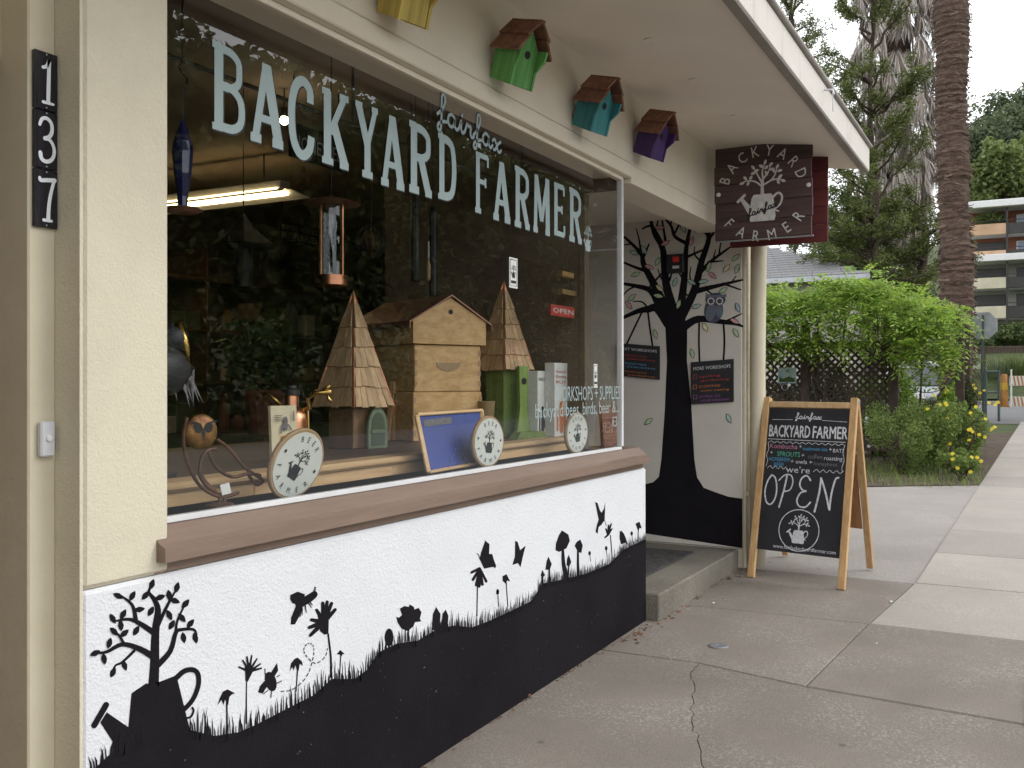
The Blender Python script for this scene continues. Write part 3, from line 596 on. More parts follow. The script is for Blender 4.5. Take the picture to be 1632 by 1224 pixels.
# ---------------------------------------------------------------- tree mural
def z6(x, y, o): return XP(x/2.04+960, y/2.04+300, XM - o)
mt6 = Paint(z6)
mt6.poly([(40,962),(140,962),(165,956),(184,938),(192,880),(203,720),(210,560),(204,440),(230,405),(258,405),(276,440),(275,560),(289,700),(299,880),(308,940),(330,974),(372,990),(410,1003),(455,1009),(455,1170),(40,1107)], .0008)
BR = [([(215,440),(178,390),(150,393),(115,400),(65,422)],34,10),([(190,400),(158,335),(110,318),(65,310)],24,8),([(226,430),(172,320),(135,250),(125,212),(72,158)],30,7),([(140,268),(110,258),(66,240)],13,6),([(165,308),(195,275)],8,5),([(130,232),(152,182)],10,5),
 ([(238,420),(207,310),(197,200),(168,145),(150,68)],32,8),([(198,185),(162,125),(130,132)],11,5),([(205,170),(192,90)],9,5),([(250,420),(266,300),(274,185),(295,92)],30,6),([(272,178),(236,157),(222,120),(188,84)],13,6),([(232,152),(262,95)],8,4),([(278,222),(338,196)],9,5),
 ([(256,420),(300,330),(322,240),(346,165),(330,140),(300,140)],30,6),([(345,168),(378,122)],10,5),([(316,275),(360,232),(418,190)],16,5),([(302,335),(370,318),(455,298)],20,6),([(345,240),(392,236)],8,4),([(392,310),(450,330)],8,4),([(266,450),(312,425),(380,433),(430,440),(456,449)],28,6),([(400,434),(452,408)],8,4),([(270,390),(262,340),(290,360)],10,4),([(218,300),(228,270)],8,4),([(360,232),(368,200)],6,3),
 ([(130,400),(106,450),(80,505)],6,6),([(148,400),(154,450),(163,512)],6,6),([(315,428),(314,500),(316,562)],6,6),([(394,438),(397,500),(394,556)],6,6)]
BR += [([(125,215),(120,170),(110,130)],8,3),([(95,180),(70,185)],6,3),([(110,318),(85,330),(66,350)],7,3),([(150,335),(160,300),(155,275)],7,3),([(168,145),(180,110),(178,80)],7,3),([(207,310),(190,290),(180,262)],7,3),([(222,120),(225,90),(215,66)],6,3),([(283,140),(310,112),(318,96)],7,3),([(290,110),(275,85)],5,3),([(300,330),(285,290),(288,255)],7,3),([(322,240),(300,215),(300,190)],7,3),([(346,165),(352,135),(345,118)],6,3),([(380,215),(385,180),(400,160)],6,3),([(335,328),(360,345),(385,350)],6,3),([(420,306),(435,285)],5,3),([(150,393),(130,370),(100,368)],7,3),([(330,140),(345,120)],5,3),([(266,300),(250,275),(252,250)],6,3)]
for P, a, b in BR: mt6.rib(P, a, b)
mt6.build('tree_paint', M['black_paint'], mural)
lc = dict(leaf_teal=(.30,.40,.37), leaf_green=(.32,.42,.26), leaf_pink=(.48,.26,.26), leaf_yellow=(.55,.48,.30), leaf_blue=(.28,.36,.42))
LV = [(147,57,-80,'leaf_teal'),(240,92,-60,'leaf_teal'),(262,130,60,'leaf_teal'),(290,172,-70,'leaf_pink'),(186,128,0,'leaf_pink'),(205,178,-30,'leaf_pink'),(346,255,-70,'leaf_green'),(358,283,40,'leaf_pink'),(438,262,-70,'leaf_green'),(434,225,-40,'leaf_green'),(434,470,60,'leaf_green'),(440,388,70,'leaf_blue'),(290,305,30,'leaf_teal'),(328,303,-10,'leaf_teal'),(236,305,-70,'leaf_teal'),(182,350,10,'leaf_green'),(248,377,-70,'leaf_green'),(306,384,-20,'leaf_teal'),(108,280,-20,'leaf_green'),(96,355,-40,'leaf_green'),(152,256,20,'leaf_pink'),(135,200,60,'leaf_teal'),(103,210,20,'leaf_teal'),(180,238,-60,'leaf_green'),(86,380,50,'leaf_pink'),(172,474,75,'leaf_green'),(292,537,75,'leaf_green'),(150,758,-40,'leaf_green'),(411,748,65,'leaf_teal'),(392,332,-30,'leaf_green'),(430,432,30,'leaf_pink'),(186,325,40,'leaf_yellow'),(266,115,20,'leaf_yellow'),(404,260,-50,'leaf_yellow'),(334,452,60,'leaf_yellow')]
for k_, c_ in lc.items(): M[k_] = mat(k_, c_, tuple(x*1.5 for x in c_), rough=.9, scale=30)
for x, y, a, k_ in LV: og = Paint(z6, .0035); og.leaf(x, y, a, 36, 17); og.build('leaf_outline', M['ink'], mural)
for k_ in lc:
    for x, y, a, kk in LV:
        if kk == k_: q = Paint(z6, .0062); q.leaf(x, y, a, 31, 12.5); q.build('painted_leaf', M[k_], mural)
M['owl_violet'] = mat('owl_violet', (.10,.075,.13), (.055,.07,.085), rough=.9, scale=40)
M['owl_teal'] = mat('owl_teal', (.10,.20,.20), (.17,.12,.2), rough=.9, scale=50)
ow = Paint(z6, .0035); ow.disc(362,398,31,40,8); ow.disc(368,362,33,22); ow.poly([(336,340),(352,350),(345,366)]); ow.poly([(404,342),(388,350),(394,366)]); ow.build('painted_owl', M['owl_violet'], mural)
ow = Paint(z6, .0075); ow.disc(352,403,16,30,12); ow.disc(380,400,12,22,-5); ow.rib([(340,350),(365,352),(400,350)], 8); ow.build('owl_plumage', M['owl_teal'], mural)
ow = Paint(z6, .0105); ow.ring(353,367,10,4,14); ow.ring(381,367,10,4,14); ow.build('owl_eyes', M['letter_white'], mural)

def plane(origin, U, V, N):
    origin, U, V, N = Vector(origin), Vector(U).normalized(), Vector(V).normalized(), Vector(N).normalized()
    return lambda x, y, o: origin + U*x + V*y + N*o

# ---------------------------------------------------------------- lettering on the window glass
STEM = [(.2,0),(.2,1)]
SER0, SER1 = [(.0,.02),(.42,.02)], [(.0,.98),(.3,.98)]
BOWL = [(.2,.95),(.55,.95),(.8,.87),(.84,.74),(.8,.6),(.55,.52),(.2,.52)]
GL = {'B': [(STEM,1),(BOWL,.7),([(.2,.52),(.6,.52),(.86,.42),(.92,.27),(.86,.12),(.6,.04),(.2,.04)],.75),([(0,.98),(.3,.98)],.6),([(0,.02),(.3,.02)],.6)],
 'A': [([(.14,.0),(.46,1)],.75),([(.48,1),(.86,.0)],1.05),([(.26,.3),(.74,.3)],.6),([(0,.02),(.32,.02)],.7),([(.66,.02),(1,.02)],.7),([(.34,.985),(.6,.985)],.5)],
 'C': [([(.86,.72),(.84,.88),(.6,.97),(.34,.9),(.18,.7),(.15,.45),(.22,.2),(.42,.05),(.65,.04),(.84,.14),(.9,.3)],.95)],
 'K': [(STEM,1),(SER0,.6),(SER1,.6),([(.3,.42),(.84,.98)],.7),([(.42,.58),(.86,.02)],1.05),([(.66,.98),(1,.98)],.6),([(.66,.02),(1,.02)],.7)],
 'Y': [([(.14,.98),(.52,.45)],1.0),([(.88,.98),(.54,.45)],.7),([(.53,.5),(.53,0)],1),([(.3,.02),(.76,.02)],.7),([(0,.98),(.3,.98)],.6),([(.72,.98),(1,.98)],.6)],
 'R': [(STEM,1),(BOWL,.75),([(.5,.52),(.84,.02)],1.0),(SER0,.7),([(.7,.02),(1,.02)],.7),([(0,.98),(.3,.98)],.6)],
 'D': [(STEM,1),([(.2,.95),(.5,.95),(.78,.85),(.88,.5),(.78,.15),(.5,.05),(.2,.05)],.9),([(0,.98),(.3,.98)],.6),([(0,.02),(.3,.02)],.6)],
 'F': [(STEM,1),([(.05,.96),(.92,.96)],.7),([(.92,.97),(.92,.8)],.5),([(.2,.52),(.74,.52)],.65),([(.74,.6),(.74,.44)],.45),(SER0,.7)],
 'M': [([(.12,0),(.16,1)],.7),([(.88,0),(.84,1)],.95),([(.16,1),(.5,.2)],.8),([(.84,1),(.5,.2)],.65),([(0,.02),(.26,.02)],.6),([(.72,.02),(1,.02)],.6)],
 'E': [(STEM,1),([(.05,.96),(.86,.96)],.7),([(.86,.97),(.86,.8)],.5),([(.2,.52),(.7,.52)],.65),([(.7,.6),(.7,.44)],.45),([(.05,.04),(.9,.04)],.7),([(.9,.03),(.9,.22)],.5)]}
LET = [('B',338,389,76,210),('A',399,451,106,227),('C',458,500,124,250),('K',513,555,149,262),('Y',566,602,169,280),('A',607,644,188,296),('R',652,688,201,307),('D',698,727,219,318),('F',757,779,245,339),('A',786,813,261,350),('R',820,844,270,361),('M',850,876,282,370),('E',882,901,294,376),('R',907,927,304,384)]
GF = GY - .003
def glass_fn(base): return lambda x, z, o: Vector((x, base - o, z))
for ch, x0, x1, y0, y1 in LET:
    sh = Paint(glass_fn(GF+.001), .0002, .00005); ltr = Paint(glass_fn(GF), .0006, .00008)
    xc = (x0+x1)/2; a = W(x0, y0, GF).x; b = W(x1, y0, GF).x; zt = W(xc, y0, GF).z; zb = W(xc, y1, GF).z; w = (b-a)*.27
    for P, k in GL[ch]:
        q = [(a+(b-a)*u, zb+(zt-zb)*v) for u, v in P]
        ltr.rib(q, w*k, None, 3, False); sh.rib([(x+.004, z-.002) for x, z in q], w*k+.004, None, 3, False)
    sh.build('letter_shadow', M['ink'], pane); ltr.build('window_letter', M['letter_mint'], pane)
p0 = W(694,196,GF); p1 = W(798,243,GF); h1 = W(700,158,GF).z - p0.z
def script_word(pt, ox, oy, sx, sy, w, shear=0):
    for P in FAIRFAX: pt.rib([(ox+x*sx, oy+y*sy+shear*x) for x, y in P], w, None, 4, True)
fo = Paint(glass_fn(GF+.0005), .0002, .00004); fi = Paint(glass_fn(GF-.001), .0003, .00006)
sx_ = (p1.x-p0.x)/4.55; z0 = W(745,218,GF).z
zz0 = W(700,192,GF).z; zz1 = W(795,243,GF).z
for q, w in ((fo,.020),(fi,.0125)): script_word(q, p0.x, zz0, sx_, .075, w, (zz1-zz0)/4.5)
fo.build('script_outline', M['ink'], pane); fi.build('script_word', M['letter_mint'], pane)
q = Paint(glass_fn(GF), .0006, .00006); e0 = W(937,381,GF); emblem(q, e0.x, e0.z, .062); q.build('can_decal', M['letter_mint'], pane)
q = Paint(glass_fn(GF), .0006, .00006)
for body, xa, ya, xb_, yb, h in (('WORKSHOPS + SUPPLIES',884,641,988,635,.075),('backyard bees, birds, beer &...',853,664,987,659,.068)):
    a = W(xa, ya, GF); b = W(xb_, yb, GF); q.text(body, a.x, (a.z+b.z)/2, h, b.x-a.x)
q.build('small_lettering', M['letter_mint'], pane)
for cx, cy, w, h, lab in ((818,435,.075,.13,0),(949,599,.05,.12,0)):
    c0 = W(cx, cy, GF); s_ = MB().box((c0.x-w/2, GF-.001, c0.z-h/2),(c0.x+w/2, GF-.0003, c0.z+h/2)).build('sticker', M['paper'], pane)
    q = Paint(glass_fn(GF-.001), .0004, .00005)
    q.rib([(c0.x-w*.4,c0.z+h*.43),(c0.x+w*.4,c0.z+h*.43),(c0.x+w*.4,c0.z-h*.43),(c0.x-w*.4,c0.z-h*.43),(c0.x-w*.4,c0.z+h*.43)], .004, None, 1, False)
    emblem(q, c0.x, c0.z+.005, w*.36); q.rib([(c0.x-w*.3,c0.z-h*.3),(c0.x+w*.3,c0.z-h*.3)], .012, None, 1, False); q.build('sticker_print', M['ink'], s_)

# ---------------------------------------------------------------- house numbers and bell
YN = .09
for k, ch in enumerate('137'):
    ya = 78 + 94.6*k; zt = W(50, ya, YN).z; zb = W(50, ya+94.0, YN).z; xa = W(50,ya,YN).x; xb2 = XL-.006
    t = thing('number_tile', {'1':'glossy black house number tile with white 1, topmost of three','3':'glossy black house number tile with white 3, between the other two','7':'glossy black house number tile with white 7, lowest of three'}[ch], 'number tile', ((xa+xb2)/2, YN, zb), 'house number tiles')
    MB().bev((xa, YN-.012, zb+.0008),(xb2, YN-.0005, zt),.002).build('tile', M['tile_black'], t)
    q = Paint(plane((xa, YN-.012, zb),(1,0,0),(0,0,1),(0,-1,0))); w_, h_ = xb2-xa, zt-zb
    D_ = {'1': [[(.34,.72),(.5,.76),(.6,.86),(.6,.8),(.56,.14)],[(.34,.13),(.78,.13)]], '3': [[(.2,.74),(.3,.84),(.5,.87),(.7,.8),(.72,.66),(.6,.56),(.42,.52)],[(.42,.52),(.66,.5),(.82,.36),(.74,.2),(.5,.13),(.28,.16),(.22,.26)]], '7': [[(.2,.84),(.24,.8),(.5,.82),(.84,.84)],[(.82,.84),(.66,.58),(.58,.34),(.56,.14)],[(.36,.13),(.7,.13)]]}[ch]
    for P in D_: q.rib([(x*w_, y*h_) for x, y in P], w_*.13, w_*(.17 if len(P) > 2 else .1))
    q.build('digit', M['tile_white'], t)
    for z in (zb+.006, zt-.006): MB().lathe([(.0022,0),(.0022,.0012),(.001,.002)], ((xa+xb2)/2, YN-.012, z), 8, (0,-1,0)).build('screw', M['galvanized'], t)
a = W(58,672,YN); b = W(81,727,YN)
bell = thing('doorbell', 'small white doorbell push on cream door trim', 'doorbell', ((a.x+b.x)/2, YN, b.z))
MB().bev((a.x, YN-.018, b.z),(b.x, YN-.0005, a.z),.004).build('case', M['plastic_grey'], bell)
MB().lathe([(.0085,0),(.0085,.003),(.006,.005)], ((a.x+b.x)/2+.001, YN-.018, (a.z+b.z)/2+.002), 18, (0,-1,0)).build('button', M['white_metal'], bell)

# ---------------------------------------------------------------- painted birdhouses in a row over the window
def birdhouse(px, py, col, cname):
    """px,py: lower left corner of its back on the wall"""
    D, w, hs, hr = .125, .072, .145, .235     # front plane from wall, half width, wall height, ridge height
    c0 = W(px, py, 0); x, z = c0.x + w, c0.z
    m = wood('birdhouse_'+cname, col, tuple(v*.62 for v in col), 'z', .7)
    t = thing('birdhouse', {'yellow':'yellow birdhouse cut off by the top edge of the photo','green':'bright green birdhouse with cedar roof above the window lettering','teal':'teal birdhouse with cedar roof between the green and purple ones','purple':'dark purple birdhouse with cedar roof nearest the hanging sign'}[cname], 'birdhouse', (x, 0, z), 'birdhouses over the shop window')
    fr = [(-w+.013,-.02),(w-.013,-.02),(w-.013,hs+.004),(0,hr-.01),(-w+.013,hs+.004)]
    MB().prism([(x+a, -D, z+b) for a, b in fr], (0,.013,0)).build('front', m, t)
    MB().prism([(x+a, -.015, z+max(b,0)) for a, b in fr], (0,.013,0)).build('back', m, t)
    for s_ in (-1, 1):
        MB().prism([(x+s_*(w-.012), -.003, z+hs),(x+s_*(w-.012), -.003, z-.002),(x+s_*(w-.012), -D-.004, z-.024),(x+s_*(w-.012), -D-.006, z+.055),(x+s_*(w-.012), -D-.022-(s_+1)*.012, z+hs-.045),(x+s_*(w-.012), -D-.026-(s_+1)*.012, z+hs)], (s_*.013,0,0)).build('side', m, t)
    MB().prism([(x-w+.014,-D+.0135,z-.021),(x+w-.014,-D+.0135,z-.021),(x+w-.014,-.016,z),(x-w+.014,-.016,z)], (0,0,.011)).build('floor', m, t)
    MB().lathe([(.017,0),(.017,.0022),(.0005,.0022)], (x, -D, z+hs-.03), 16, (0,-1,0)).build('entrance_hole', M['ink'], t)
    ex, zb_ = w+.028, z+hs-.034; rise = hr-hs+.044
    for s_ in (-1, 1):
        n = Vector((s_*rise, 0, ex)).normalized()
        for k in range(2):     # two lapped boards up each slope
            f0, f1 = (0, .56) if k == 0 else (.48, 1.0)
            lo = Vector((x+s_*ex*(1-f0), 0, zb_+rise*f0)); hi = Vector((x+s_*ex*(1-f1), 0, zb_+rise*f1)); j0, j1 = random.uniform(-.006,.006), random.uniform(-.005,.005)
            l0 = .004+.010*k; l1 = .004+.001*k
            MB().prism([lo+n*l0+Vector((0,-.002,0)), lo+n*l0+Vector((0,-D-.05+j0,0)), hi+n*l1+Vector((0,-D-.05+j1,0)), hi+n*l1+Vector((0,-.002,0))], n*.011).build('roof_board', M['cedar'], t)
    MB().bev((x-.013,-D-.056,z+hr+.016),(x+.013,-.002,z+hr+.027),.003).build('ridge_board', M['cedar'], t)
    t.rotation_euler = (R(16), 0, R(-13)); t.location.y = -.016; t.scale = (.93,)*3      # hung on a nail, nodding forward
    return t
birdhouse(597, 16, (.66,.50,.13), 'yellow')
birdhouse(779, 121, (.16,.45,.12), 'green')
birdhouse(910, 197, (.055,.25,.27), 'teal')
birdhouse(1008, 241, (.075,.035,.155), 'purple')

# ---------------------------------------------------------------- hanging signs under the eave
M['sign_plank'] = wood('sign_plank', (.085,.048,.042), (.045,.026,.024), 'y', .65)
M['sign_red'] = wood('sign_red', (.125,.022,.02), (.095,.016,.015), 'y', .55)
def hanging_sign(X, front):
    tl, tr, bl = (XP(1140,240,X), XP(1295,219,X), XP(1147,387,X)) if front else (XP(1163,262,X), XP(1320,241,X), XP(1169,398,X))
    yl, yr, zt, zb = tl.y, tr.y, (tl.z+tr.z)/2, XP(1222,379 if front else 392,X).z
    t = thing('hanging_sign', 'dark plank shop sign with watering can emblem hanging under eave' if front else 'plain dark red sign board hanging just behind the emblem sign', 'sign', (X, (yl+yr)/2, zb))
    n = 5; H_ = zt-zb
    for k in range(n):
        a, b = zb+H_*k/n, zb+H_*(k+1)/n; j = random.uniform(-.006,.006)
        MB().bev((X-.009+random.uniform(-.0012,.0012), yr+j, a+.0012),(X+.009, yl+random.uniform(-.006,.006), b-.0012),.0025).build('plank', M['sign_plank'] if front else M['sign_red'], t)
    for y in (yl-.1, yr+.1):
        MB().tube([(X, y, zt),(X, y, 2.90)], .006, 6).build('hanger', M['iron'], t)
        MB().bev((X+.011,y-.02,zb+.02),(X+.026,y+.02,zt-.02),.002).build('batten', M['sign_plank'] if front else M['sign_red'], t)
    if not front: return
    cy, cz = (yl+yr)/2, (zt+zb)/2
    pl = plane((X-.0104, cy, cz),(0,-1,0),(0,0,1),(-1,0,0)); hw_ = (yl-yr)/2
    def ringword(word, r, a0, a1, inward):
        for i, ch in enumerate(word):
            q = Paint(pl, .0008, .0001); q.arc_text(ch+ch, 0, 0, r, a0+(a1-a0)*i/(len(word)-1), a0+(a1-a0)*i/(len(word)-1), .074, inward, .78) if False else arc_char(q, ch, r, a0+(a1-a0)*i/(len(word)-1), .074, inward); q.build('sign_letter', M['letter_white'], t)
    def arc_char(q, ch, r, deg, h, inward):
        a = R(deg); vs, fs, tw = text2d(ch); rot = a + (math.pi/2 if inward else -math.pi/2); c_, s_ = math.cos(rot), math.sin(rot); o = q.off()
        q.add([q.fn(r*math.cos(a)+(u-tw/2)*h*.8*c_-(v-.5)*h*s_, r*math.sin(a)+(u-tw/2)*h*.8*s_+(v-.5)*h*c_, o) for u, v in vs], fs)
    ringword('BACKYARD', hw_*.84, 160, 20, False); ringword('FARMER', hw_*.92, 222, 322, True)
    q = Paint(pl, .0008, .0001); emblem(q, .0, -.01, hw_*.59); q.build('emblem', M['letter_white'], t)
    q = Paint(pl, .0026, .0001)
    for P in FAIRFAX: q.rib([(-.098+x*.043, -.165+y*.036+x*.013) for x, y in P], .0075)
    q.build('script_word', M['ink'], t)
    for y, z in ((hw_*.92,-.0),(-hw_*.93,.01)):
        MB().lathe([(.014,0),(.014,.004),(.008,.007)], (X-.0105, cy+y, cz+z), 14, (-1,0,0)).build('bolt', M['white_metal'], t)
    MB().bev((X-.012, yr-.006, zb-.010),(X+.01, yl, zb-.001),.002).build('edge_strip', M['galvanized'], t)
hanging_sign(6.25, True); hanging_sign(6.62, False)

# ---------------------------------------------------------------- chalkboards and clock on the tree mural
def chalkboard(px4, title, rows, label):
    tl, tr, br, bl = [XP(x/2.04+960, y/2.04+300, XM) for x, y in px4]
    yl, yr = tl.y, tr.y; zt, zb = (tl.z+tr.z)/2, (bl.z+br.z)/2
    t = thing('chalkboard', label, 'chalkboard', (XM, (yl+yr)/2, zb), 'workshop chalkboards')
    sk = (tr.z-tl.z)*.5
    MB().prism([(XM-.003, yl, zt-sk),(XM-.003, yr, zt+sk),(XM-.003, yr, zb+sk),(XM-.003, yl, zb-sk)], (-.014,0,0)).build('board', M['chalkboard'], t)
    b_ = Vector((0, yr-yl, 2*sk)); wd = b_.length
    pl = plane((XM-.0172, yl, zb-sk), b_, (0,0,1), (-1,0,0)); h = zt-zb
    q = Paint(pl, .0006, .00008); q.text(title, wd*.06, h*.80, h*.085, wd*.88); q.build('chalk_title', M['chalk_white'], t)
    for i, (body, body2, k_) in enumerate(rows):
        y = h*(.60-.24*i); q = Paint(pl, .0006, .00008)
        q.rib([(wd*.06,y),(wd*.06,y+h*.09),(wd*.14,y+h*.09),(wd*.14,y),(wd*.06,y)], h*.012, None, 1, False)
        q.text(body, wd*.2, y+h*.02, h*.055, wd*.5); q.text(body2, wd*.24, y-h*.075, h*.05, wd*.66); q.build('chalk_line', M[k_], t)
chalkboard([(50,503),(188,514),(184,625),(48,607)], 'NEXT WORKSHOPS', [('INTRO TO','BEEKEEPING','chalk_red'),('BACKYARD','CHICKENS','chalk_blue'),('Fermentation','workshop','chalk_orange')], 'black chalkboard reading NEXT WORKSHOPS, partly hidden by window corner')
chalkboard([(290,566),(428,555),(437,694),(296,703)], 'MORE WORKSHOPS', [('beekeeping','','chalk_red') if False else ('spring','gardening','chalk_red'),('COFFEE','home roasting','chalk_orange'),('INTRO TO','SOAP MAKING','chalk_violet')], 'black chalkboard reading MORE WORKSHOPS right of the mural trunk')
a = XP(208/2.04+960, 216/2.04+300, XM-.05); b = XP(263/2.04+960, 273/2.04+300, XM-.05)
dev = thing('wall_keypad', 'small black box with red digital display on mural tree', 'wall device', (XM, (a.y+b.y)/2, b.z))
MB().bev((XM-.055, b.y, b.z),(XM-.002, a.y, a.z),.006).build('case', M['iron'], dev)
M['led'] = mat('led', (.16,.015,.015), rough=.4, emit=(1,.05,.03), estr=.05)
MB().bev((XM-.057, b.y+.03, a.z-.06),(XM-.0555, a.y-.05, a.z-.02),.0005).build('display', M['led'], dev)
MB().bev((XM-.058, b.y+.03, b.z+.03),(XM-.0555, a.y-.05, b.z+.05),.0005).build('card_slot', M['plastic_grey'], dev)

# ---------------------------------------------------------------- A-frame chalkboard on the pavement
fl, fr_ = Vector((6.574,-.234,gz(6.574))), Vector((6.457,-.845,gz(6.457))); bl, br = Vector((7.50,-.262,gz(7.5))), Vector((7.27,-.908,gz(7.27)))
Htop = 1.232
lean_ = XP(1223,633,6.90) - fl; top_l = fl + lean_; top_r = fr_ + lean_
af = thing('sandwich_board', 'wooden A-frame chalkboard with OPEN lettering standing on the pavement', 'sandwich board', ((fl+br)/2))
def leg(p, q, name='leg'): return MB().beam(p, q, .036, .062, up=((q-p).cross(Vector((0,1,0)))).cross(Vector(q-p)) if False else (1,0,.3), e=.003).build(name, M['pine'], af)
dxf = (top_l-fl); w_dir = (fr_-fl).normalized()
def rail_pt(f, s): # point on front plane: s 0 left .. 1 right, f 0 foot .. 1 top
    return (fl.lerp(fr_, s)).lerp(top_l.lerp(top_r, s), f)
fn = (w_dir.cross((top_l-fl).normalized())).normalized()
if fn.x > 0: fn = -fn
def bar(p, q, w, d, n, name, m):
    """flat timber from p to q: w across the face, d thick along n"""
    p, q, n = Vector(p), Vector(q), Vector(n).normalized(); u = (q-p).normalized(); s = u.cross(n).normalized()
    t = MB(); t.bev((0,-w/2,-d/2),((q-p).length, w/2, d/2), .003)
    r = MB(); r.add([p+u*v[0]+s*v[1]+n*v[2] for v in t.v], t.f); return r.build(name, m, af)
bar(fl, rail_pt(1.0,0), .048, .03, fn, 'leg', M['pine']); bar(fr_, rail_pt(1.0,1), .048, .03, fn, 'leg', M['pine'])
bn = (w_dir.cross((top_l-bl).normalized())).normalized()
if bn.x < 0: bn = -bn
off = Vector((.034,0,-.012))
bar(bl, top_l+off, .045, .028, bn, 'leg', M['pine']); bar(br, top_r+off, .045, .028, bn, 'leg', M['pine'])
e0 = .04
bar(rail_pt(.958, .042), rail_pt(.958, .958), .042, .026, fn, 'rail', M['pine_x'])
PT, PB = .938, .155; inx = .045
pc = [rail_pt(PT,inx), rail_pt(PT,1-inx), rail_pt(PB,1-inx), rail_pt(PB,inx)]
panel = MB().prism([p - fn*.004 for p in pc], fn*.010).build('panel', M['chalkboard'], af)
def back_pt(f, s): return (bl.lerp(br, s)).lerp((top_l+off).lerp(top_r+off, s), f)
MB().prism([back_pt(f, s)-bn*.004 for f, s in ((.95,.05),(.95,.95),(.24,.95),(.24,.05))], bn*.009).build('back_panel', M['ply'], af)
bar(back_pt(.958,.045), back_pt(.958,.955), .04, .024, bn, 'rail', M['pine_x'])
for s_ in (0,1):
    h0 = top_l.lerp(top_r, s_) + Vector((.01,0,-.03)); MB().bev((h0.x-.02,h0.y-.026 if s_ else h0.y+.018,h0.z-.012),(h0.x+.05,h0.y-.018 if s_ else h0.y+.026,h0.z+.012),.002).build('hinge', M['galvanized'], af)
pw = (pc[1]-pc[0]).length; ph = (pc[0]-pc[3]).length
plf = plane(pc[3]+fn*.0065, pc[2]-pc[3], pc[0]-pc[3], fn)
def chalk(kind): return Paint(plf, .0006, .00009)
q = chalk(0)
for P in FAIRFAX: q.rib([(pw*.34+x*.041, ph*.925+y*.030) for x, y in P], .0065)
q.rib([(pw*.05,ph*.915),(pw*.31,ph*.918)],.003); q.rib([(pw*.68,ph*.918),(pw*.98,ph*.912)],.003)
q.text('BACKYARD', pw*.02, ph*.795, ph*.088, pw*.52); q.text('FARMER', pw*.575, ph*.795, ph*.088, pw*.42)
q.text('BACKYARD', pw*.026, ph*.792, ph*.088, pw*.52); q.text('FARMER', pw*.581, ph*.792, ph*.088, pw*.42)
q.rib([(pw*.02,ph*.775),(pw*.98,ph*.772)],.004)
wav = [(pw*(.02+.96*i/24), ph*(.752+(.008 if i % 2 else -.004))) for i in range(25)]; q.rib(wav, .0035)
wav = [(pw*(.04+.24*i/7), ph*(.572+(.012 if i % 2 else -.006))) for i in range(8)]; q.rib(wav, .0035); wav = [(pw*(.62+.36*i/9), ph*(.565+(.012 if i % 2 else -.006))) for i in range(10)]; q.rib(wav, .0035)
q.rib([(pw*.02,ph*.75),(pw*.035,ph*.7),(pw*.015,ph*.66),(pw*.035,ph*.62),(pw*.02,ph*.58)], .0035); q.rib([(pw*.975,ph*.75),(pw*.96,ph*.7),(pw*.98,ph*.65),(pw*.96,ph*.6),(pw*.97,ph*.57)], .0035)
q.text('BATS', pw*.84, ph*.70, ph*.027, pw*.13); q.text('+', pw*.42, ph*.715, ph*.03); q.text('+', pw*.79, ph*.705, ph*.03); q.text('+', pw*.06, ph*.665, ph*.03); q.text('+', pw*.46, ph*.655, ph*.03); q.text('roasting', pw*.74, ph*.645, ph*.03, pw*.22); q.text('+ owls +', pw*.33, ph*.61, ph*.03, pw*.27)
q.text("we're", pw*.28, ph*.545, ph*.046, pw*.3)
OP = [([(.10,.52),(.05,.47),(.03,.40),(.06,.33),(.12,.315),(.17,.36),(.18,.43),(.15,.5),(.10,.52)],.011),([(.30,.52),(.275,.42),(.23,.30)],.012),([(.20,.485),(.27,.525),(.35,.525),(.38,.48),(.35,.425),(.27,.41)],.009),([(.60,.50),(.55,.53),(.49,.51),(.47,.465),(.51,.43),(.56,.425),(.49,.41),(.45,.36),(.48,.32),(.56,.315),(.62,.35)],.011),([(.68,.29),(.72,.42),(.73,.52)],.013),([(.73,.52),(.80,.42),(.855,.315)],.013),([(.86,.31),(.87,.42),(.905,.515),(.94,.53)],.012)]
for P, w in OP: q.rib([(pw*x*.98+.004, ph*y) for x, y in P], w)
q.ring(pw*.5, ph*.155, pw*.245, .006, 44); emblem(q, pw*.5, ph*.155+.005, pw*.165)
q.text('www.fairfaxbackyardfarmer.com', pw*.2, ph*.022, ph*.026, pw*.76)
q.build('chalk_writing', M['chalk_white'], panel)
for body, x, y, h, w, k_ in (('Kombucha',.05,.71,.034,.35,'chalk_pink'),('mushroom kits',.47,.705,.027,.30,'chalk_blue'),('SPROUTS',.15,.655,.036,.29,'chalk_green'),('coffee',.54,.65,.032,.18,'chalk_grey'),('HOMEBREW',.05,.62,.027,.27,'chalk_blue'),('BEER',.12,.585,.026,.13,'chalk_blue'),('honeybees',.62,.605,.028,.28,'chalk_grey')):
    q = chalk(0); q.text(body, pw*x, ph*y, ph*h, pw*w); q.build('chalk_word', M[k_], panel)

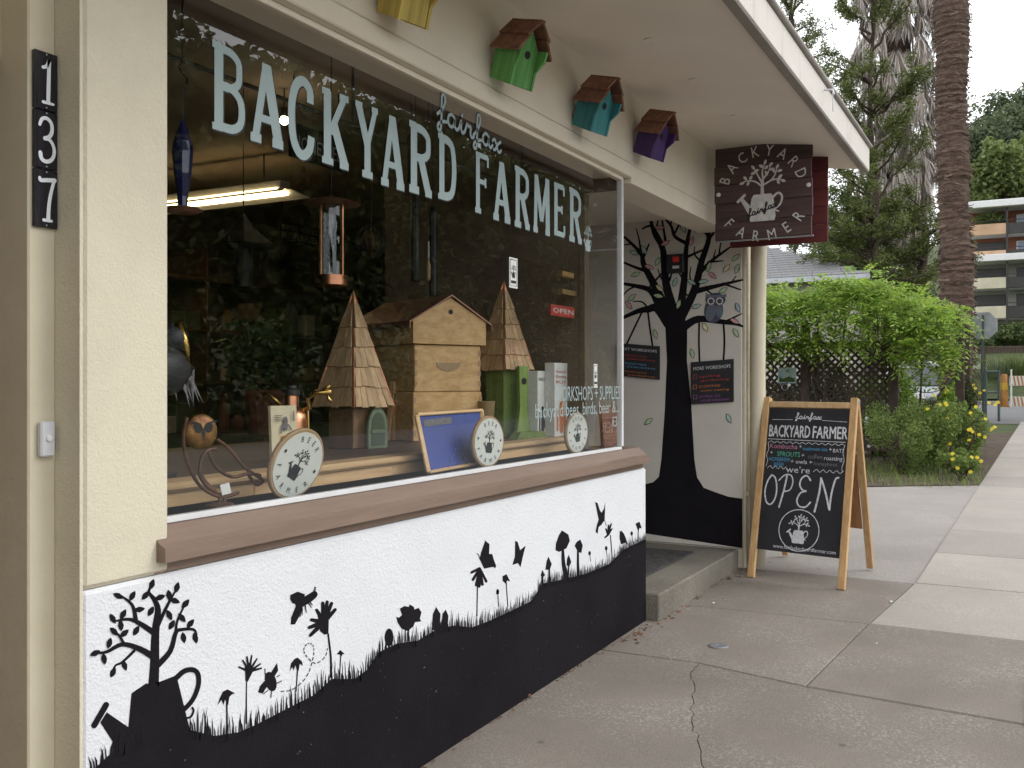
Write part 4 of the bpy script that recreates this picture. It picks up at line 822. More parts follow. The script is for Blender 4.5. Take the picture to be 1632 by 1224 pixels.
# ================================================================ INSIDE THE WINDOW
# ---- display bench
BZ, BY = 1.115, .32
M['dark_top'] = wood('dark_top', (.11,.065,.04), (.06,.035,.022), 'x', .5)
M['dim_iron'] = mat('dim_iron', (.006,.006,.007), rough=.6)  # iron darkened in its colour to stand in for the shop's dimness
bench = thing('display_bench', 'long pine bench running along inside of the window', 'bench', (3.3,.7,.2))
MB().bev((1.55,BY-.02,BZ-.03),(4.82,BY+.11,BZ),.011).build('bench_rail', M['pine_x'], bench)
MB().bev((1.55,BY+.112,BZ-.03),(4.82,1.5,BZ-.001),.003).build('bench_top', M['dark_top'], bench)
for x0, x1 in ((1.55,2.38),(2.383,3.16),(3.163,3.98),(3.983,4.82)): MB().bev((x0,BY,BZ-.21),(x1,BY+.02,BZ-.031),.002).build('front_board', M['pine_x'], bench)
for x in (1.6,3.2,4.75): MB().bev((x-.03,1.38,.2),(x+.03,1.44,BZ-.031),.003).bev((x-.03,BY+.03,.2),(x+.03,BY+.09,BZ-.031),.003).build('bench_leg', M['pine'], bench)
MB().bev((1.70,GY+.022,1.0),(4.88,BY-.022,1.046),.002).build('inner_ledge', M['pine_x'], sill)

def frame_from(n, up=(0,0,1)):
    n = Vector(n).normalized(); u = Vector(up).cross(n).normalized(); v = n.cross(u); return u, v, n
def clock(px, py, Y, r, n, rot, lab):
    c0 = W(px, py, Y); u, v, n = frame_from(n)
    t = thing('round_sign', lab, 'round sign', c0, 'round beer farmer signs')
    MB().lathe([(r*.98,-.008),(r,-.004),(r,.004),(r*.97,.008),(r*.9,.008)], c0, 40, n).build('rim', M['tan_rim'], t)
    face = MB().lathe([(r*.905,.006),(r*.905,.0095)], c0, 40, n).build('face', M['clock_face'], t)
    ca, sa = math.cos(R(rot)), math.sin(R(rot)); q = Paint(plane(c0+n*.0096, u*ca+v*sa, v*ca-u*sa, n), .0006, .00008)
    q.arc_text('BEER', 0, 0, r*.72, 120, 60, r*.17); q.arc_text('FARMER', 0, 0, r*.72, 205, 335, r*.17, True)
    emblem(q, .0, .0, r*.42); q.disc(-r*.72, r*.1, r*.05); q.disc(r*.72, r*.1, r*.05)
    q.build('print', M['ink'], face)
clock(472, 739, .135, .118, (-.05,-.93,-.26), -28, 'round white sign leaning on glass at left, nearest the wire owl')
clock(777, 704, .14, .112, (-.12,-.98,-.02), -6, 'round white sign leaning beside the blue framed panel')
clock(918, 690, .15, .108, (-.12,-.98,-.02), 4, 'round white sign at right end of the window bench')

# ---- blue framed panel
bp_ = [W(662,662,.29), W(766,655,.29), W(769,738,.20), W(681,754,.20)]
fp = thing('framed_panel', 'blue framed glass panel leaning on the pine bench', 'framed panel', (bp_[2]+bp_[3])/2)
M['blue_panel'] = mat('blue_panel', (.03,.06,.30), (.02,.04,.2), rough=.5, scale=3, coat=0)
nb = (bp_[1]-bp_[0]).cross(bp_[3]-bp_[0]).normalized()
if nb.y > 0: nb = -nb
MB().prism(bp_, nb*.004).build('blue_glass', M['blue_panel'], fp)
for a, b in ((0,1),(1,2),(2,3),(3,0)):
    MB().beam(bp_[a]+nb*.006, bp_[b]+nb*.006, .02 if a % 2 else .014, .014 if a % 2 else .02, nb if a % 2 == 0 else (0,0,1)).build('frame_bar', M['pine_x'], fp)
q_ = [bp_[0].lerp(bp_[1], s).lerp(bp_[3].lerp(bp_[2], s), f)+nb*.0052 for s, f in ((.08,.1),(.5,.08),(.5,.2),(.08,.22))]
MB().add(q_, [(0,1,2,3)]).build('panel_label', M['chalk_grey'], fp)
M['lavender'] = leafmat('lavender', [(.03,.05,.05),(.05,.08,.09),(.12,.13,.22),(.25,.2,.35)], .1)
lv = MB()
for i in range(260):
    s, f = random.gauss(.72,.14), 1-abs(random.gauss(0,.2)); s = min(max(s,.06),.94); f = min(max(f,.3),.96)
    c0 = bp_[0].lerp(bp_[1], s).lerp(bp_[3].lerp(bp_[2], s), f)+nb*(.0045+i*2e-6); a = random.uniform(.6,2.4); l = .012; u_ = (bp_[1]-bp_[0]).normalized()*math.cos(a)+Vector((0,0,1))*math.sin(a); w_ = u_.cross(nb)*.003
    lv.add([c0-u_*l, c0+w_, c0+u_*l, c0-w_], [(0,1,2,3)])
lv.build('panel_picture', M['lavender'], fp)

# ---- wire owl
ow_t = thing('owl_sculpture', 'rusty wire owl sculpture with round metal face at left of window', 'sculpture', W(350,803,.2))
def wl(P, Y=.2, r=.0055): return MB().tube([W(x,y,Y) for x, y in smooth2(P,5)], r, 7)
for P in ([(298,665),(292,700),(300,740),(320,775),(352,792),(380,785)],[(322,730),(318,755),(330,775),(350,788)],[(345,700),(365,715),(390,745),(415,762),(418,768),(408,772),(395,755)],[(330,715),(345,745),(370,760),(395,755),(415,758)],[(345,715),(330,718),(320,735),(322,760),(345,785)],[(350,785),(350,800)],[(358,785),(358,800)]):
    wl(P).build('wire', M['rust'], ow_t, True)
of = W(321,688,.19); M['owl_face'] = mat('owl_face', (.42,.24,.07), (.13,.05,.03), rough=.4, metal=.6, scale=22)
fc = MB().lathe([(.001,.012),(.03,.010),(.048,.002),(.052,-.004)], of, 26, (-.3,-1,0)).build('face', M['owl_face'], ow_t, True)
fc_ = Paint(plane(of, Vector((1,-.3,0)), (0,0,1), (-.3,-1,0)), .012, .0002)
fc_.disc(-.017,.012,.012,.016,20); fc_.disc(.017,.012,.012,.016,-20); fc_.poly([(-.006,.0),(.006,.0),(0,-.026)]); fc_.rib([(-.04,.03),(-.01,.022),(0,.0),(.01,.022),(.04,.03)], .005); fc_.build('face_marking', M['iron'], fc)
MB().lathe([(.045,0),(.04,.006),(.012,.012)], W(350,806,.2), 20).build('foot', M['rust'], ow_t)
tg = W(360,778,.19); MB().prism([tg+Vector(v) for v in ((-.025,0,.012),(.012,0,.016),(.022,0,-.016),(-.015,0,-.02))], (0,-.001,0)).build('price_tag', M['paper'], ow_t)

# ---- copper growler with brass tap, and its card
gp = W(464,722,.52); gp.z = BZ
gt = thing('copper_flask', 'copper flask with brass tap and swan handle on bench', 'flask', gp)
MB().lathe([(.055,0),(.06,.006),(.06,.15),(.057,.175),(.042,.195),(.029,.205),(.028,.245),(.031,.248)], gp, 26).build('flask_body', M['copper'], gt, R(30))
MB().lathe([(.033,.248),(.033,.268),(.022,.275),(.02,.285)], gp, 18).build('cap', M['iron'], gt, R(30))
sd = Vector((.47,-.88,0)); ri = Vector((CS*0+SN, -CS, 0))
MB().tube([gp+ri*.035+Vector((0,0,.19)), gp+ri*.07+Vector((0,0,.20)), gp+ri*.062+Vector((0,0,.235)), gp+ri*.09+Vector((0,0,.258)), gp+ri*.15+Vector((0,0,.26))], [.008,.009,.008,.010,.012], 9).tube([gp+ri*.135+Vector((0,0,.262)), gp+ri*.14+Vector((0,0,.235)), gp+ri*.155+Vector((0,0,.222))], .006, 8).tube([gp+ri*.12+Vector((0,0,.265)), gp+ri*.145+Vector((0,0,.285))], .007, 8).build('tap', M['brass'], gt, True)
MB().tube([gp-ri*.03+Vector((0,0,.205)), gp-ri*.06+Vector((0,0,.232)), gp-ri*.085+Vector((0,0,.255)), gp-ri*.105+Vector((0,0,.25)), gp-ri*.10+Vector((0,0,.235))], [.008,.011,.009,.008,.004], 9).build('handle', M['brass'], gt, True)
MB().tube([gp+ri*.062+Vector((0,0,.19)), gp+ri*.066+Vector((0,0,.02))], .005, 8).build('gauge_tube', M['brass'], gt)
ca_, cb_ = W(431,647,.42), W(472,645,.40); kd = thing('info_card', 'cream information card with flask drawing in front of copper flask', 'card', (ca_.x,.42,BZ))
M['card'] = mat('card', (.66,.58,.40), rough=.7, var=.1)
cpts = [Vector((ca_.x,.42,ca_.z)), Vector((cb_.x,.40,ca_.z)), Vector((cb_.x,.39,BZ+.002)), Vector((ca_.x,.41,BZ+.002))]
MB().prism(cpts, (0,.012,0)).build('card_body', M['card'], kd)
cw = (cpts[1]-cpts[0]).length; chh = cpts[0].z-cpts[3].z; cpl = plane(cpts[3]+Vector((0,-.0004,0)), cpts[1]-cpts[0], (0,.01,1), (0,-1,0))
q = Paint(cpl, .0008, .0001); q.rib([(cw*.5,chh*.78),(cw*.5,chh*.62)], .018); q.rib([(cw*.32,chh*.55),(cw*.4,chh*.68),(cw*.6,chh*.68),(cw*.72,chh*.6)], .006); q.rib([(cw*.82,chh*.75),(cw*.82,chh*.9)], .006)
for i in range(4): q.rib([(cw*.1,chh*(.84-.03*i)),(cw*.34,chh*(.84-.03*i))], .0025)
q.build('card_print', M['chalk_grey'], kd)
q = Paint(cpl, .0008, .0001); q.poly([(cw*.34,chh*.18),(cw*.7,chh*.18),(cw*.7,chh*.5),(cw*.34,chh*.5)]); q.build('card_picture', M['chalk_orange'], kd)

# ---- shingled towers
def tower(px, py_apex, Y, hroof, half, rot, bodycol, label, kind):
    ap = W(px, py_apex, Y); c0 = Vector((ap.x, Y, BZ)); zr = ap.z - hroof
    t = thing('tower_birdhouse', label, 'birdhouse', c0, 'shingled tower birdhouses')
    body = wood('tower_body_'+kind, bodycol, tuple(v*.7 for v in bodycol), 'z', .6)
    Rm = Matrix.Rotation(R(rot), 3, 'Z')
    def T(v): return c0 + Rm @ Vector(v)
    bw = half*.68
    bm_ = MB(); bm_.bev((-bw,-bw,.0),(bw,bw,zr-BZ+.03),.004); bm_.v = [tuple(T(v)) for v in bm_.v]; bm_.build('body', body, t)
    core = MB(); core.add([T((-half*.95,-half*.95,zr-BZ)),T((half*.95,-half*.95,zr-BZ)),T((half*.95,half*.95,zr-BZ)),T((-half*.95,half*.95,zr-BZ)),T((0,0,zr-BZ+hroof*.97))],[(0,1,2,3),(0,1,4),(1,2,4),(2,3,4),(3,0,4)]); core.build('roof_core', M['cedar'], t)
    rows = 5
    for s in range(4):
        Rs = Matrix.Rotation(R(90*s), 3, 'Z')
        for r_ in range(rows):
            f0, f1 = r_/rows*.86, min((r_+1.25)/rows*.86, 1); n = max(2, 6-r_)
            h0, h1 = half*(1-f0)*1.05, half*(1-f1)*1.02
            for k in range(n):
                a0, a1 = -1+2*k/n+.012, -1+2*(k+1)/n-.012; jz = random.uniform(-.006,.004); up_ = .010
                P = [(a0*h0,-h0-up_,hroof*f0+jz),(a1*h0,-h0-up_,hroof*f0+jz),(a1*h1,-h1,hroof*f1),(a0*h1,-h1,hroof*f1)]
                P = [T(Rs @ Vector((x, y, z+zr-BZ))) for x, y, z in P]
                n_ = T(Rs @ Vector((0,-1,.45)))-T((0,0,0)); MB().prism(P, n_*.006).build('shingle', M['shingle'], t)
        e0, e1 = T(Rs @ Vector((-half*1.1,-half*1.1,zr-BZ))), T((0,0,zr-BZ+hroof))
        MB().tube([e0, e1], [.008,.005], 6).build('copper_hip', M['copper'], t)
    cpv = [T((-half*.19,-half*.19,zr-BZ+hroof*.82)),T((half*.19,-half*.19,zr-BZ+hroof*.82)),T((half*.19,half*.19,zr-BZ+hroof*.82)),T((-half*.19,half*.19,zr-BZ+hroof*.82)),T((0,0,zr-BZ+hroof*1.02))]
    MB().add(cpv, [(0,1,2,3),(0,1,4),(1,2,4),(2,3,4),(3,0,4)]).build('copper_cap', M['copper'], t)
    return T, zr-BZ, bw, t
M['sage'] = mat('sage', (.20,.26,.17), rough=.6, scale=12)
T_, hb, bw, tw1 = tower(563, 466, .80, .52, .116, -7, (.26,.15,.085), 'tall shingled tower birdhouse with sage green arched door', 'brown')
# arched sage door on the face turned to the street
def arch(w, h, n=10): return [(-w,0),(w,0),(w,h-w*1.5)] + [(w*math.cos(math.pi*k/n), h-w*1.5+w*1.5*math.sin(math.pi*k/n)) for k in range(1,n)] + [(-w,h-w*1.5)]
dr = MB(); dr.prism([T_((x+.035,-bw-.03,z)) for x, z in arch(.062,.185)], T_((0,-.012,0))-T_((0,0,0))).build('arched_door', M['sage'], tw1)
MB().prism([T_((x+.035,-bw-.0425,z+.012)) for x, z in arch(.042,.15)], T_((0,-.002,0))-T_((0,0,0))).build('door_panel', M['chalk_green'] if False else mat('sage_dark', (.10,.13,.09), rough=.7), tw1)
MB().prism([T_((x+.035,-bw-.045,.07+z)) for x, z in ((-.045,0),(.045,0),(.045,.014),(-.045,.014))], T_((0,-.004,0))-T_((0,0,0))).build('door_rail', M['sage'], tw1)
T2, hb2, bw2, tw2 = tower(803, 450, .62, .48, .105, -16, (.20,.29,.08), 'shingled tower birdhouse with lime green body near bench end', 'lime')
M['lime'] = wood('lime_wood', (.24,.34,.09), (.16,.25,.06), 'z', .5)
MB().prism([T2((x,-bw2-.06,z)) for x, z in ((-.08,0),(.08,0),(.05,.04),(.03,.15),(.035,hb2+.02),(-.035,hb2+.02),(-.03,.15),(-.05,.04))], T2((0,-.02,0))-T2((0,0,0))).build('front_board', M['lime'], tw2)
MB().prism([T2((x,-bw2-.085,z)) for x, z in ((-.12,0),(.12,0),(.09,.035),(-.09,.035))], T2((0,-.06,0))-T2((0,0,0))).build('foot', M['lime'], tw2)
MB().lathe([(.018,0),(.018,.003),(.001,.003)], T2((0,-bw2-.081,hb2-.06)), 14, T2((0,-1,0))-T2((0,0,0))).build('entrance_hole', M['ink'], tw2)

# ---- beehive
hv = W(664,655,1.0); hv.z = BZ; RH = Matrix.Rotation(R(-24), 3, 'Z')
ht = thing('beehive', 'pine beehive with gabled copper roof standing on the bench', 'beehive', hv)
def HT(v): return hv + RH @ (Vector(v)*1.02)
def hbox(a, b, name, m, par=ht, e=.004):
    t = MB(); t.bev(a, b, e); t.v = [tuple(HT(v)) for v in t.v]; return t.build(name, m, par)
hw, hd = .20, .30
M['hive_pine'] = wood('hive_pine', (.70,.46,.22), (.54,.32,.13), 'x', .55)
z = 0
for k, h in enumerate((.245,.235)):
    e = .008 if k == 0 else 0
    hb_ = hbox((-hw-e,-hd,z),(hw+e,hd,z+h-.002), 'hive_box', M['hive_pine']); 
    t = MB(); pts = [(.075*math.cos(a), h*.62+z-.045*math.sin(a)) for a in [math.pi*i/10 for i in range(11)]]
    t.prism([HT((x,-hd-.0005,zz)) for x, zz in pts], HT((0,-.003,0))-HT((0,0,0))).build('hand_hold', M['tan_rim'], hb_)
    for i in range(9):
        for s in (-1,1): 
            if i % 2: hbox((s*(hw+e-.008)-.008,-hd-.002,z+h*i/9),(s*(hw+e-.008)+.0085,-hd+.004,z+h*(i+1)/9), 'finger_joint', M['tan_rim'], hb_, .001)
    z += h
gp_ = [(-hw-.02,z+.002),(hw+.02,z+.002),(hw+.02,z+.12),(0,z+.235),(-hw-.02,z+.12)]
MB().prism([HT((x,-hd-.02,zz)) for x, zz in gp_], HT((0,2*hd+.04,0))-HT((0,0,0))).build('gable_lid', M['hive_pine'], ht)
MB().lathe([(.013,0),(.013,.003),(.001,.003)], HT((.0,-hd-.0205,z+.165)), 14, HT((0,-1,0))-HT((0,0,0))).build('vent_hole', M['ink'], ht)
for s in (-1,1):
    MB().prism([HT((0,-hd-.035,z+.245)), HT((s*(hw+.045),-hd-.035,z+.105)), HT((s*(hw+.045),hd+.035,z+.105)), HT((0,hd+.035,z+.245))], (0,0,.007)).build('roof_sheet', M['copper_dull'], ht)
    MB().prism([HT((s*(hw+.046),-hd-.036,z+.075)), HT((s*(hw+.046),-hd-.036,z+.112)), HT((s*(hw+.046),hd+.036,z+.112)), HT((s*(hw+.046),hd+.036,z+.075))], HT((s*.003,0,0))-HT((0,0,0))).build('roof_lip', M['copper_dull'], ht)

# ---- mug, kombucha boxes, bottle, slatted stool, brown board
mg = W(774,664,.62); mg.z = W(774,664,.62).z
ms = thing('mug_stand', 'small turned wooden stand under the mug', 'stand', (mg.x,.62,BZ))
MB().lathe([(.05,0),(.05,.008),(.02,.014),(.018,max(.03,mg.z-BZ-.012)),(.05,max(.034,mg.z-BZ-.004))], (mg.x,.62,BZ), 18).build('stand_post', M['tan_rim'], ms)
mz = BZ + max(.034,mg.z-BZ-.004)+.001
mgt = thing('mug', 'tan pottery mug with side handle behind round sign', 'mug', (mg.x,.62,mz))
M['pottery'] = mat('pottery', (.33,.24,.12), (.25,.17,.08), rough=.4, scale=14)
MB().lathe([(.042,0),(.046,.01),(.05,.085),(.047,.085),(.042,.012)], (mg.x,.62,mz), 22).build('mug_body', M['pottery'], mgt, R(30))
MB().tube([Vector((mg.x,.62,mz))-ri*.045+Vector((0,0,.07)), Vector((mg.x,.62,mz))-ri*.082+Vector((0,0,.065)), Vector((mg.x,.62,mz))-ri*.085+Vector((0,0,.03)), Vector((mg.x,.62,mz))-ri*.046+Vector((0,0,.02))], .006, 7).build('handle', M['pottery'], mgt, True)
def carton(px, pyt, pw_, Y, lab, lines, mcol, name='carton'):
    a = W(px, pyt, Y); b = W(px+pw_, pyt, Y); t = thing(name, lab, 'box', (a.x, Y, BZ)); w = b.x-a.x
    MB().bev((a.x,Y,BZ+.001),(b.x,Y+.06,a.z),.002).build('box_body', M['paper'], t)
    q = Paint(plane((a.x,Y,BZ),(1,0,0),(0,0,1),(0,-1,0)), .0008, .0001); h = a.z-BZ
    for body, yy, hh in lines: q.text(body, w*.12, h*yy, h*hh, w*.76)
    q.build('box_print', M[mcol], t); q = Paint(plane((a.x,Y,BZ),(1,0,0),(0,0,1),(0,-1,0)), .0008, .0001); q.rib([(w*.2,h*.1),(w*.2,h*.36)], w*.14); q.rib([(w*.5,h*.1),(w*.5,h*.42)], w*.3); q.disc(w*.75,h*.2,w*.12,h*.08); q.build('box_picture', M['chalk_orange' if mcol != 'ink' else 'ink'], t)
carton(884, 578, 21, .36, 'white kombucha brewing kit carton on the bench', [('Kombucha',.86,.05),('Brewing',.79,.05),('Kit',.72,.05)], 'chalk_red')
carton(857, 591, 15, .42, 'narrow pale carton with bottle print left of kombucha carton', [('BREW',.85,.05)], 'ink')
bt = W(842,690,.52); bt.z = BZ; M['cobalt'] = mat('cobalt', (.02,.03,.16), rough=.08, coat=.5)
b_ = thing('blue_bottle', 'cobalt blue bottle standing behind the lime tower', 'bottle', bt)
MB().lathe([(.04,0),(.042,.01),(.042,.14),(.018,.19),(.015,.24)], bt, 18).build('bottle_body', M['cobalt'], b_, R(35)); MB().lathe([(.017,.241),(.017,.26)], bt, 12).build('stopper', M['paper'], b_)
s0 = W(622,722,.98); s0.z = BZ; sto = thing('slatted_easel', 'pale pine easel of upright slats between tower and beehive', 'easel', s0)
for dx, h, tl_ in ((-.03,.24,.05),(.02,.30,0),(.05,.22,-.02)): MB().beam(s0+Vector((dx,0,0)), s0+Vector((dx+tl_,0,h)), .018, .03, (0,1,0)).build('slat', M['pine'], sto)
MB().beam(s0+Vector((-.05,-.02,.2)), s0+Vector((.08,-.02,.2)), .016, .02).build('cross_bar', M['pine'], sto)
ba, bb = W(958,648,.2), W(988,642,.2)
bd = thing('brown_board', 'small brown wooden board with pale letters at window corner', 'board', (ba.x,.2,1.05))
MB().prism([(ba.x+.02,.19,1.048),(bb.x-.03,.19,1.048),(bb.x,.2,ba.z),(ba.x,.2,ba.z)], (0,.018,0)).build('board_body', M['cedar'], bd)
q = Paint(plane((bb.x,.188,1.05),(-1,0,0),(0,0,1),(0,-1,0)), .004, .0001); q.text('MER', .03, .11, .06, .14); q.build('board_letters', M['letter_white'], bd)
# dark bird figure at the left jamb
bd0 = W(272,600,.5); bf = thing('bird_figure', 'dark crow figure with yellow beak at left edge of window', 'figure', (bd0.x,.5,BZ))
M['feather'] = mat('feather', (.012,.012,.014), (.03,.03,.035), rough=.5, scale=30, stretch=(1,1,6))
t = MB(); t.ball((bd0.x-.04,.5,bd0.z+.02), (.11,.07,.085), 14, 9); t.ball((bd0.x-.0,.49,bd0.z+.12),(.05,.045,.05),12,8); t.tube([(bd0.x-.1,.5,bd0.z),(bd0.x-.2,.5,bd0.z-.05)],[.05,.02],8); t.build('bird_body', M['feather'], bf, True)
MB().tube([(bd0.x+.0,.47,bd0.z+.17),(bd0.x+.02,.455,bd0.z+.10),(bd0.x+.028,.45,bd0.z+.03)],[.016,.014,.002],8).build('beak', M['brass'], bf, True)
wf = MB()
for i in range(22):
    a = Vector((bd0.x+random.uniform(-.02,.09),.47+random.uniform(-.03,.03),bd0.z+random.uniform(-.03,.06))); d_ = Vector((random.uniform(.0,.05),random.uniform(-.02,.02),random.uniform(-.09,-.03))); w_ = Vector((.005,0,.004)); wf.add([a-w_,a+w_,a+d_],[(0,1,2)])
wf.build('ruffled_feathers', M['chalk_grey'], bf)
MB().tube([(bd0.x-.04,.5,bd0.z-.05),(bd0.x-.04,.5,BZ)],.008,7).lathe([(.05,0),(.05,.01)],(bd0.x-.04,.5,BZ),14).build('perch', M['iron'], bf)

# ---- hanging things
rail = thing('ceiling_rail', 'thin dark rail under the shop ceiling carrying hooks', 'rail', (3,.4,2.5))
MB().tube([(1.2,.55,2.475),(5.0,.55,2.475)], .008, 7).build('rail_bar', M['iron'], rail)
for x in (1.6,3.2,4.7): MB().tube([(x,.55,2.475),(x,.55,3.03)], .006, 6).build('rail_rod', M['iron'], rail)
bz_ = W(291,190,.42); bfp = thing('blue_glass_feeder', 'dark blue glass bottle feeder hanging by a hook at left', 'bird feeder', bz_)
hh = bz_.z - W(291,335,.42).z
M['blue_glass'] = mat('blue_glass', (.018,.02,.12), (.01,.012,.07), rough=.1, coat=.6, scale=9)
MB().lathe([(.004,0),(.014,-hh*.1),(.028,-hh*.25),(.032,-hh*.36),(.026,-hh*.6),(.016,-hh*.85),(.015,-hh*.97)], bz_, 8).build('bottle', M['blue_glass'], bfp)
MB().lathe([(.05,-hh*.975),(.062,-hh*1.0),(.045,-hh*1.03),(.01,-hh*1.05)], bz_, 16).build('feeding_dish', M['copper_dull'], bfp)
MB().tube([bz_, bz_+Vector((0,0,.10))], .002, 5).tube([bz_+Vector((0,0,.10)), bz_+Vector((.02,0,.115)), bz_+Vector((.02,0,.135)), bz_+Vector((0,0,.145)), bz_+Vector((-.015,0,.16)), bz_+Vector((0,0,.18)), bz_+Vector((0,0,.42))], .004, 6).build('hook', M['iron'], bfp)
cf = W(528,322,.95); f_ = thing('copper_feeder', 'copper bird feeder with wide disc roof hanging above the tower', 'bird feeder', cf)
ct = W(528,455,.95).z - cf.z
MB().lathe([(.13,-.012),(.135,-.01),(.07,.012),(.015,.022),(.003,.035)], cf, 30).build('disc_roof', M['copper_dull'], f_, R(40))
for s in (-1,1): MB().tube([cf+ri*(s*.05), cf+ri*(s*.05)+Vector((0,0,ct))], .009, 8).build('post', M['copper'], f_)
MB().lathe([(.075,ct-.005),(.08,ct),(.08,ct+.045),(.076,ct+.045),(.072,ct+.004)], cf, 26).build('seed_tray', M['copper'], f_, R(40))
M['seed_glass'] = glassmat('seed_glass', (.8,.82,.8)); MB().lathe([(.055,ct+.04),(.055,-.013)], cf, 20, cap=False).build('glass_tube', M['seed_glass'], f_)
MB().tube([cf+Vector((0,0,.03)), Vector((cf.x,cf.y,3.03))], .003, 5).build('wire', M['iron'], f_)
def hsign(px0, py0, px1, py1, Y, lines, lab, wires=True):
    a, b = W(px0,py0,Y), W(px1,py0,Y); zb = W((px0+px1)/2, py1, Y).z; zt = W((px0+px1)/2, py0, Y).z
    t = thing('shop_sign', lab, 'sign', ((a.x+b.x)/2, Y, zb)); w = b.x-a.x; h = zt-zb
    MB().bev((a.x,Y-.008,zb),(b.x,Y+.008,zt),.003).build('board', M['chalkboard'], t)
    q = Paint(plane((a.x,Y-.009,zb),(1,0,0),(0,0,1),(0,-1,0)), .0008, .0001)
    for body, yy, hh_ in lines: q.text(body, w*.06, h*yy, h*hh_, w*.88)
    q.build('lettering', M['chalk_white'], t)
    if wires:
        for x in (a.x+w*.08, b.x-w*.08): MB().tube([(x,Y,zt),(x,Y,3.03)], .0035, 5).build('wire', M['iron'], t)
hsign(461,207,546,262,1.5,[('HONEYBEE',.26,.42)],'dark hanging sign reading HONEYBEE behind the window letters')
hsign(444,358,508,388,3.6,[('BIRDS + BEES',.6,.26),('BUTTERFLIES',.12,.36)],'small dark sign reading BIRDS + BEES BUTTERFLIES on rear wall')
M['red_sign'] = mat('red_sign', (.42,.04,.03), rough=.5)
oa = W(884,484,.27); ob_ = W(921,484,.27); ot = thing('open_sign', 'small red open sign hanging inside near the door', 'sign', (oa.x,.27,oa.z-.1))
MB().bev((oa.x,.29,oa.z-.06),(ob_.x,.305,oa.z),.003).build('board', M['red_sign'], ot)
q = Paint(plane((oa.x,.289,oa.z-.06),(1,0,0),(0,0,1),(0,-1,0)), .0008); q.text('OPEN', .02, .018, .026, ob_.x-oa.x-.04); q.build('lettering', M['letter_white'], ot)
MB().tube([(oa.x+.03,.297,oa.z),((oa.x+ob_.x)/2,.297,oa.z+.07),(ob_.x-.03,.297,oa.z)], .002, 5).build('string', M['iron'], ot)
M['ochre_wood'] = wood('ochre_wood', (.36,.22,.08), (.24,.14,.05), 'x', .6)
for px0, px1, py0, py1, Y, lab in ((897,915,431,444,.30,'upper small ochre wooden block hanging above red open sign'),(897,922,460,473,.30,'lower small ochre wooden block hanging above red open sign')):
    a, b = W(px0,py0,Y), W(px1,py1,Y); t = thing('wood_block', lab, 'block', (a.x,Y,b.z)); MB().bev((a.x,Y,b.z),(b.x,Y+.03,a.z),.003).build('block', M['ochre_wood'], t); MB().tube([((a.x+b.x)/2,Y+.015,a.z),((a.x+b.x)/2,Y+.015,a.z+.12)], .002, 5).build('string', M['iron'], t)
# dim shapes hung deeper in the shop
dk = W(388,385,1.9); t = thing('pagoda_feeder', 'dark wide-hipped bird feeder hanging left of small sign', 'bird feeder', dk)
MB().lathe([(.17,-.03),(.175,-.02),(.09,.05),(.03,.12),(.008,.15)], dk, 8).build('hip_roof', M['dim_iron'], t); MB().lathe([(.05,-.25),(.05,-.03)], dk, 12).build('feed_tube', M['dim_iron'], t); MB().tube([dk+Vector((0,0,.15)),(dk.x,dk.y,3.03)],.003,5).build('wire', M['iron'], t)
dk = W(592,385,1.4); t = thing('wire_ball_feeder', 'round dark wire ball feeder hanging above the beehive', 'bird feeder', dk)
for k in range(10):
    a = math.pi*k/10; MB().tube([dk+Vector((math.cos(a)*math.sin(b)*.085, math.sin(a)*math.sin(b)*.085, math.cos(b)*.095)) for b in [2*math.pi*i/20 for i in range(21)]], .0035, 5).build('hoop', M['iron'], t)
MB().ball(dk, (.06,.06,.07), 12, 8).build('seed_core', M['rust'], t); MB().tube([dk+Vector((0,0,.09)),(dk.x,dk.y,3.03)],.003,5).build('wire', M['iron'], t)
dk = W(683,385,.9); t = thing('wind_chime', 'thin hanging cord with small tan wooden drop', 'wind chime', dk)
MB().tube([dk+Vector((0,0,.0)), dk-Vector((0,0,.09))], .004, 6).build('cord', M['paper'], t); MB().lathe([(.004,-.09),(.012,-.13),(.01,-.2),(.003,-.21)], dk, 9).build('wooden_drop', M['tan_rim'], t); MB().tube([dk,(dk.x,dk.y,3.03)],.0025,5).build('wire', M['iron'], t)
for px, py, Y, l in ((655,215,1.0,.25),(662,300,1.0,.5),(690,330,1.05,.5)):
    dk = W(px,py,Y); t = thing('hanging_tube', {655:'short dark tube chime hanging behind letter D',662:'long dark tube chime hanging behind letter R of the window',690:'dark tube chime hanging right of the window letter D'}[px], 'wind chime', dk)
    MB().lathe([(.022,-l),(.024,-l+.01),(.024,-.02),(.015,0)], dk, 10).build('tube', M['iron'], t); MB().tube([dk,(dk.x,dk.y,3.03)],.0025,5).build('wire', M['iron'], t)

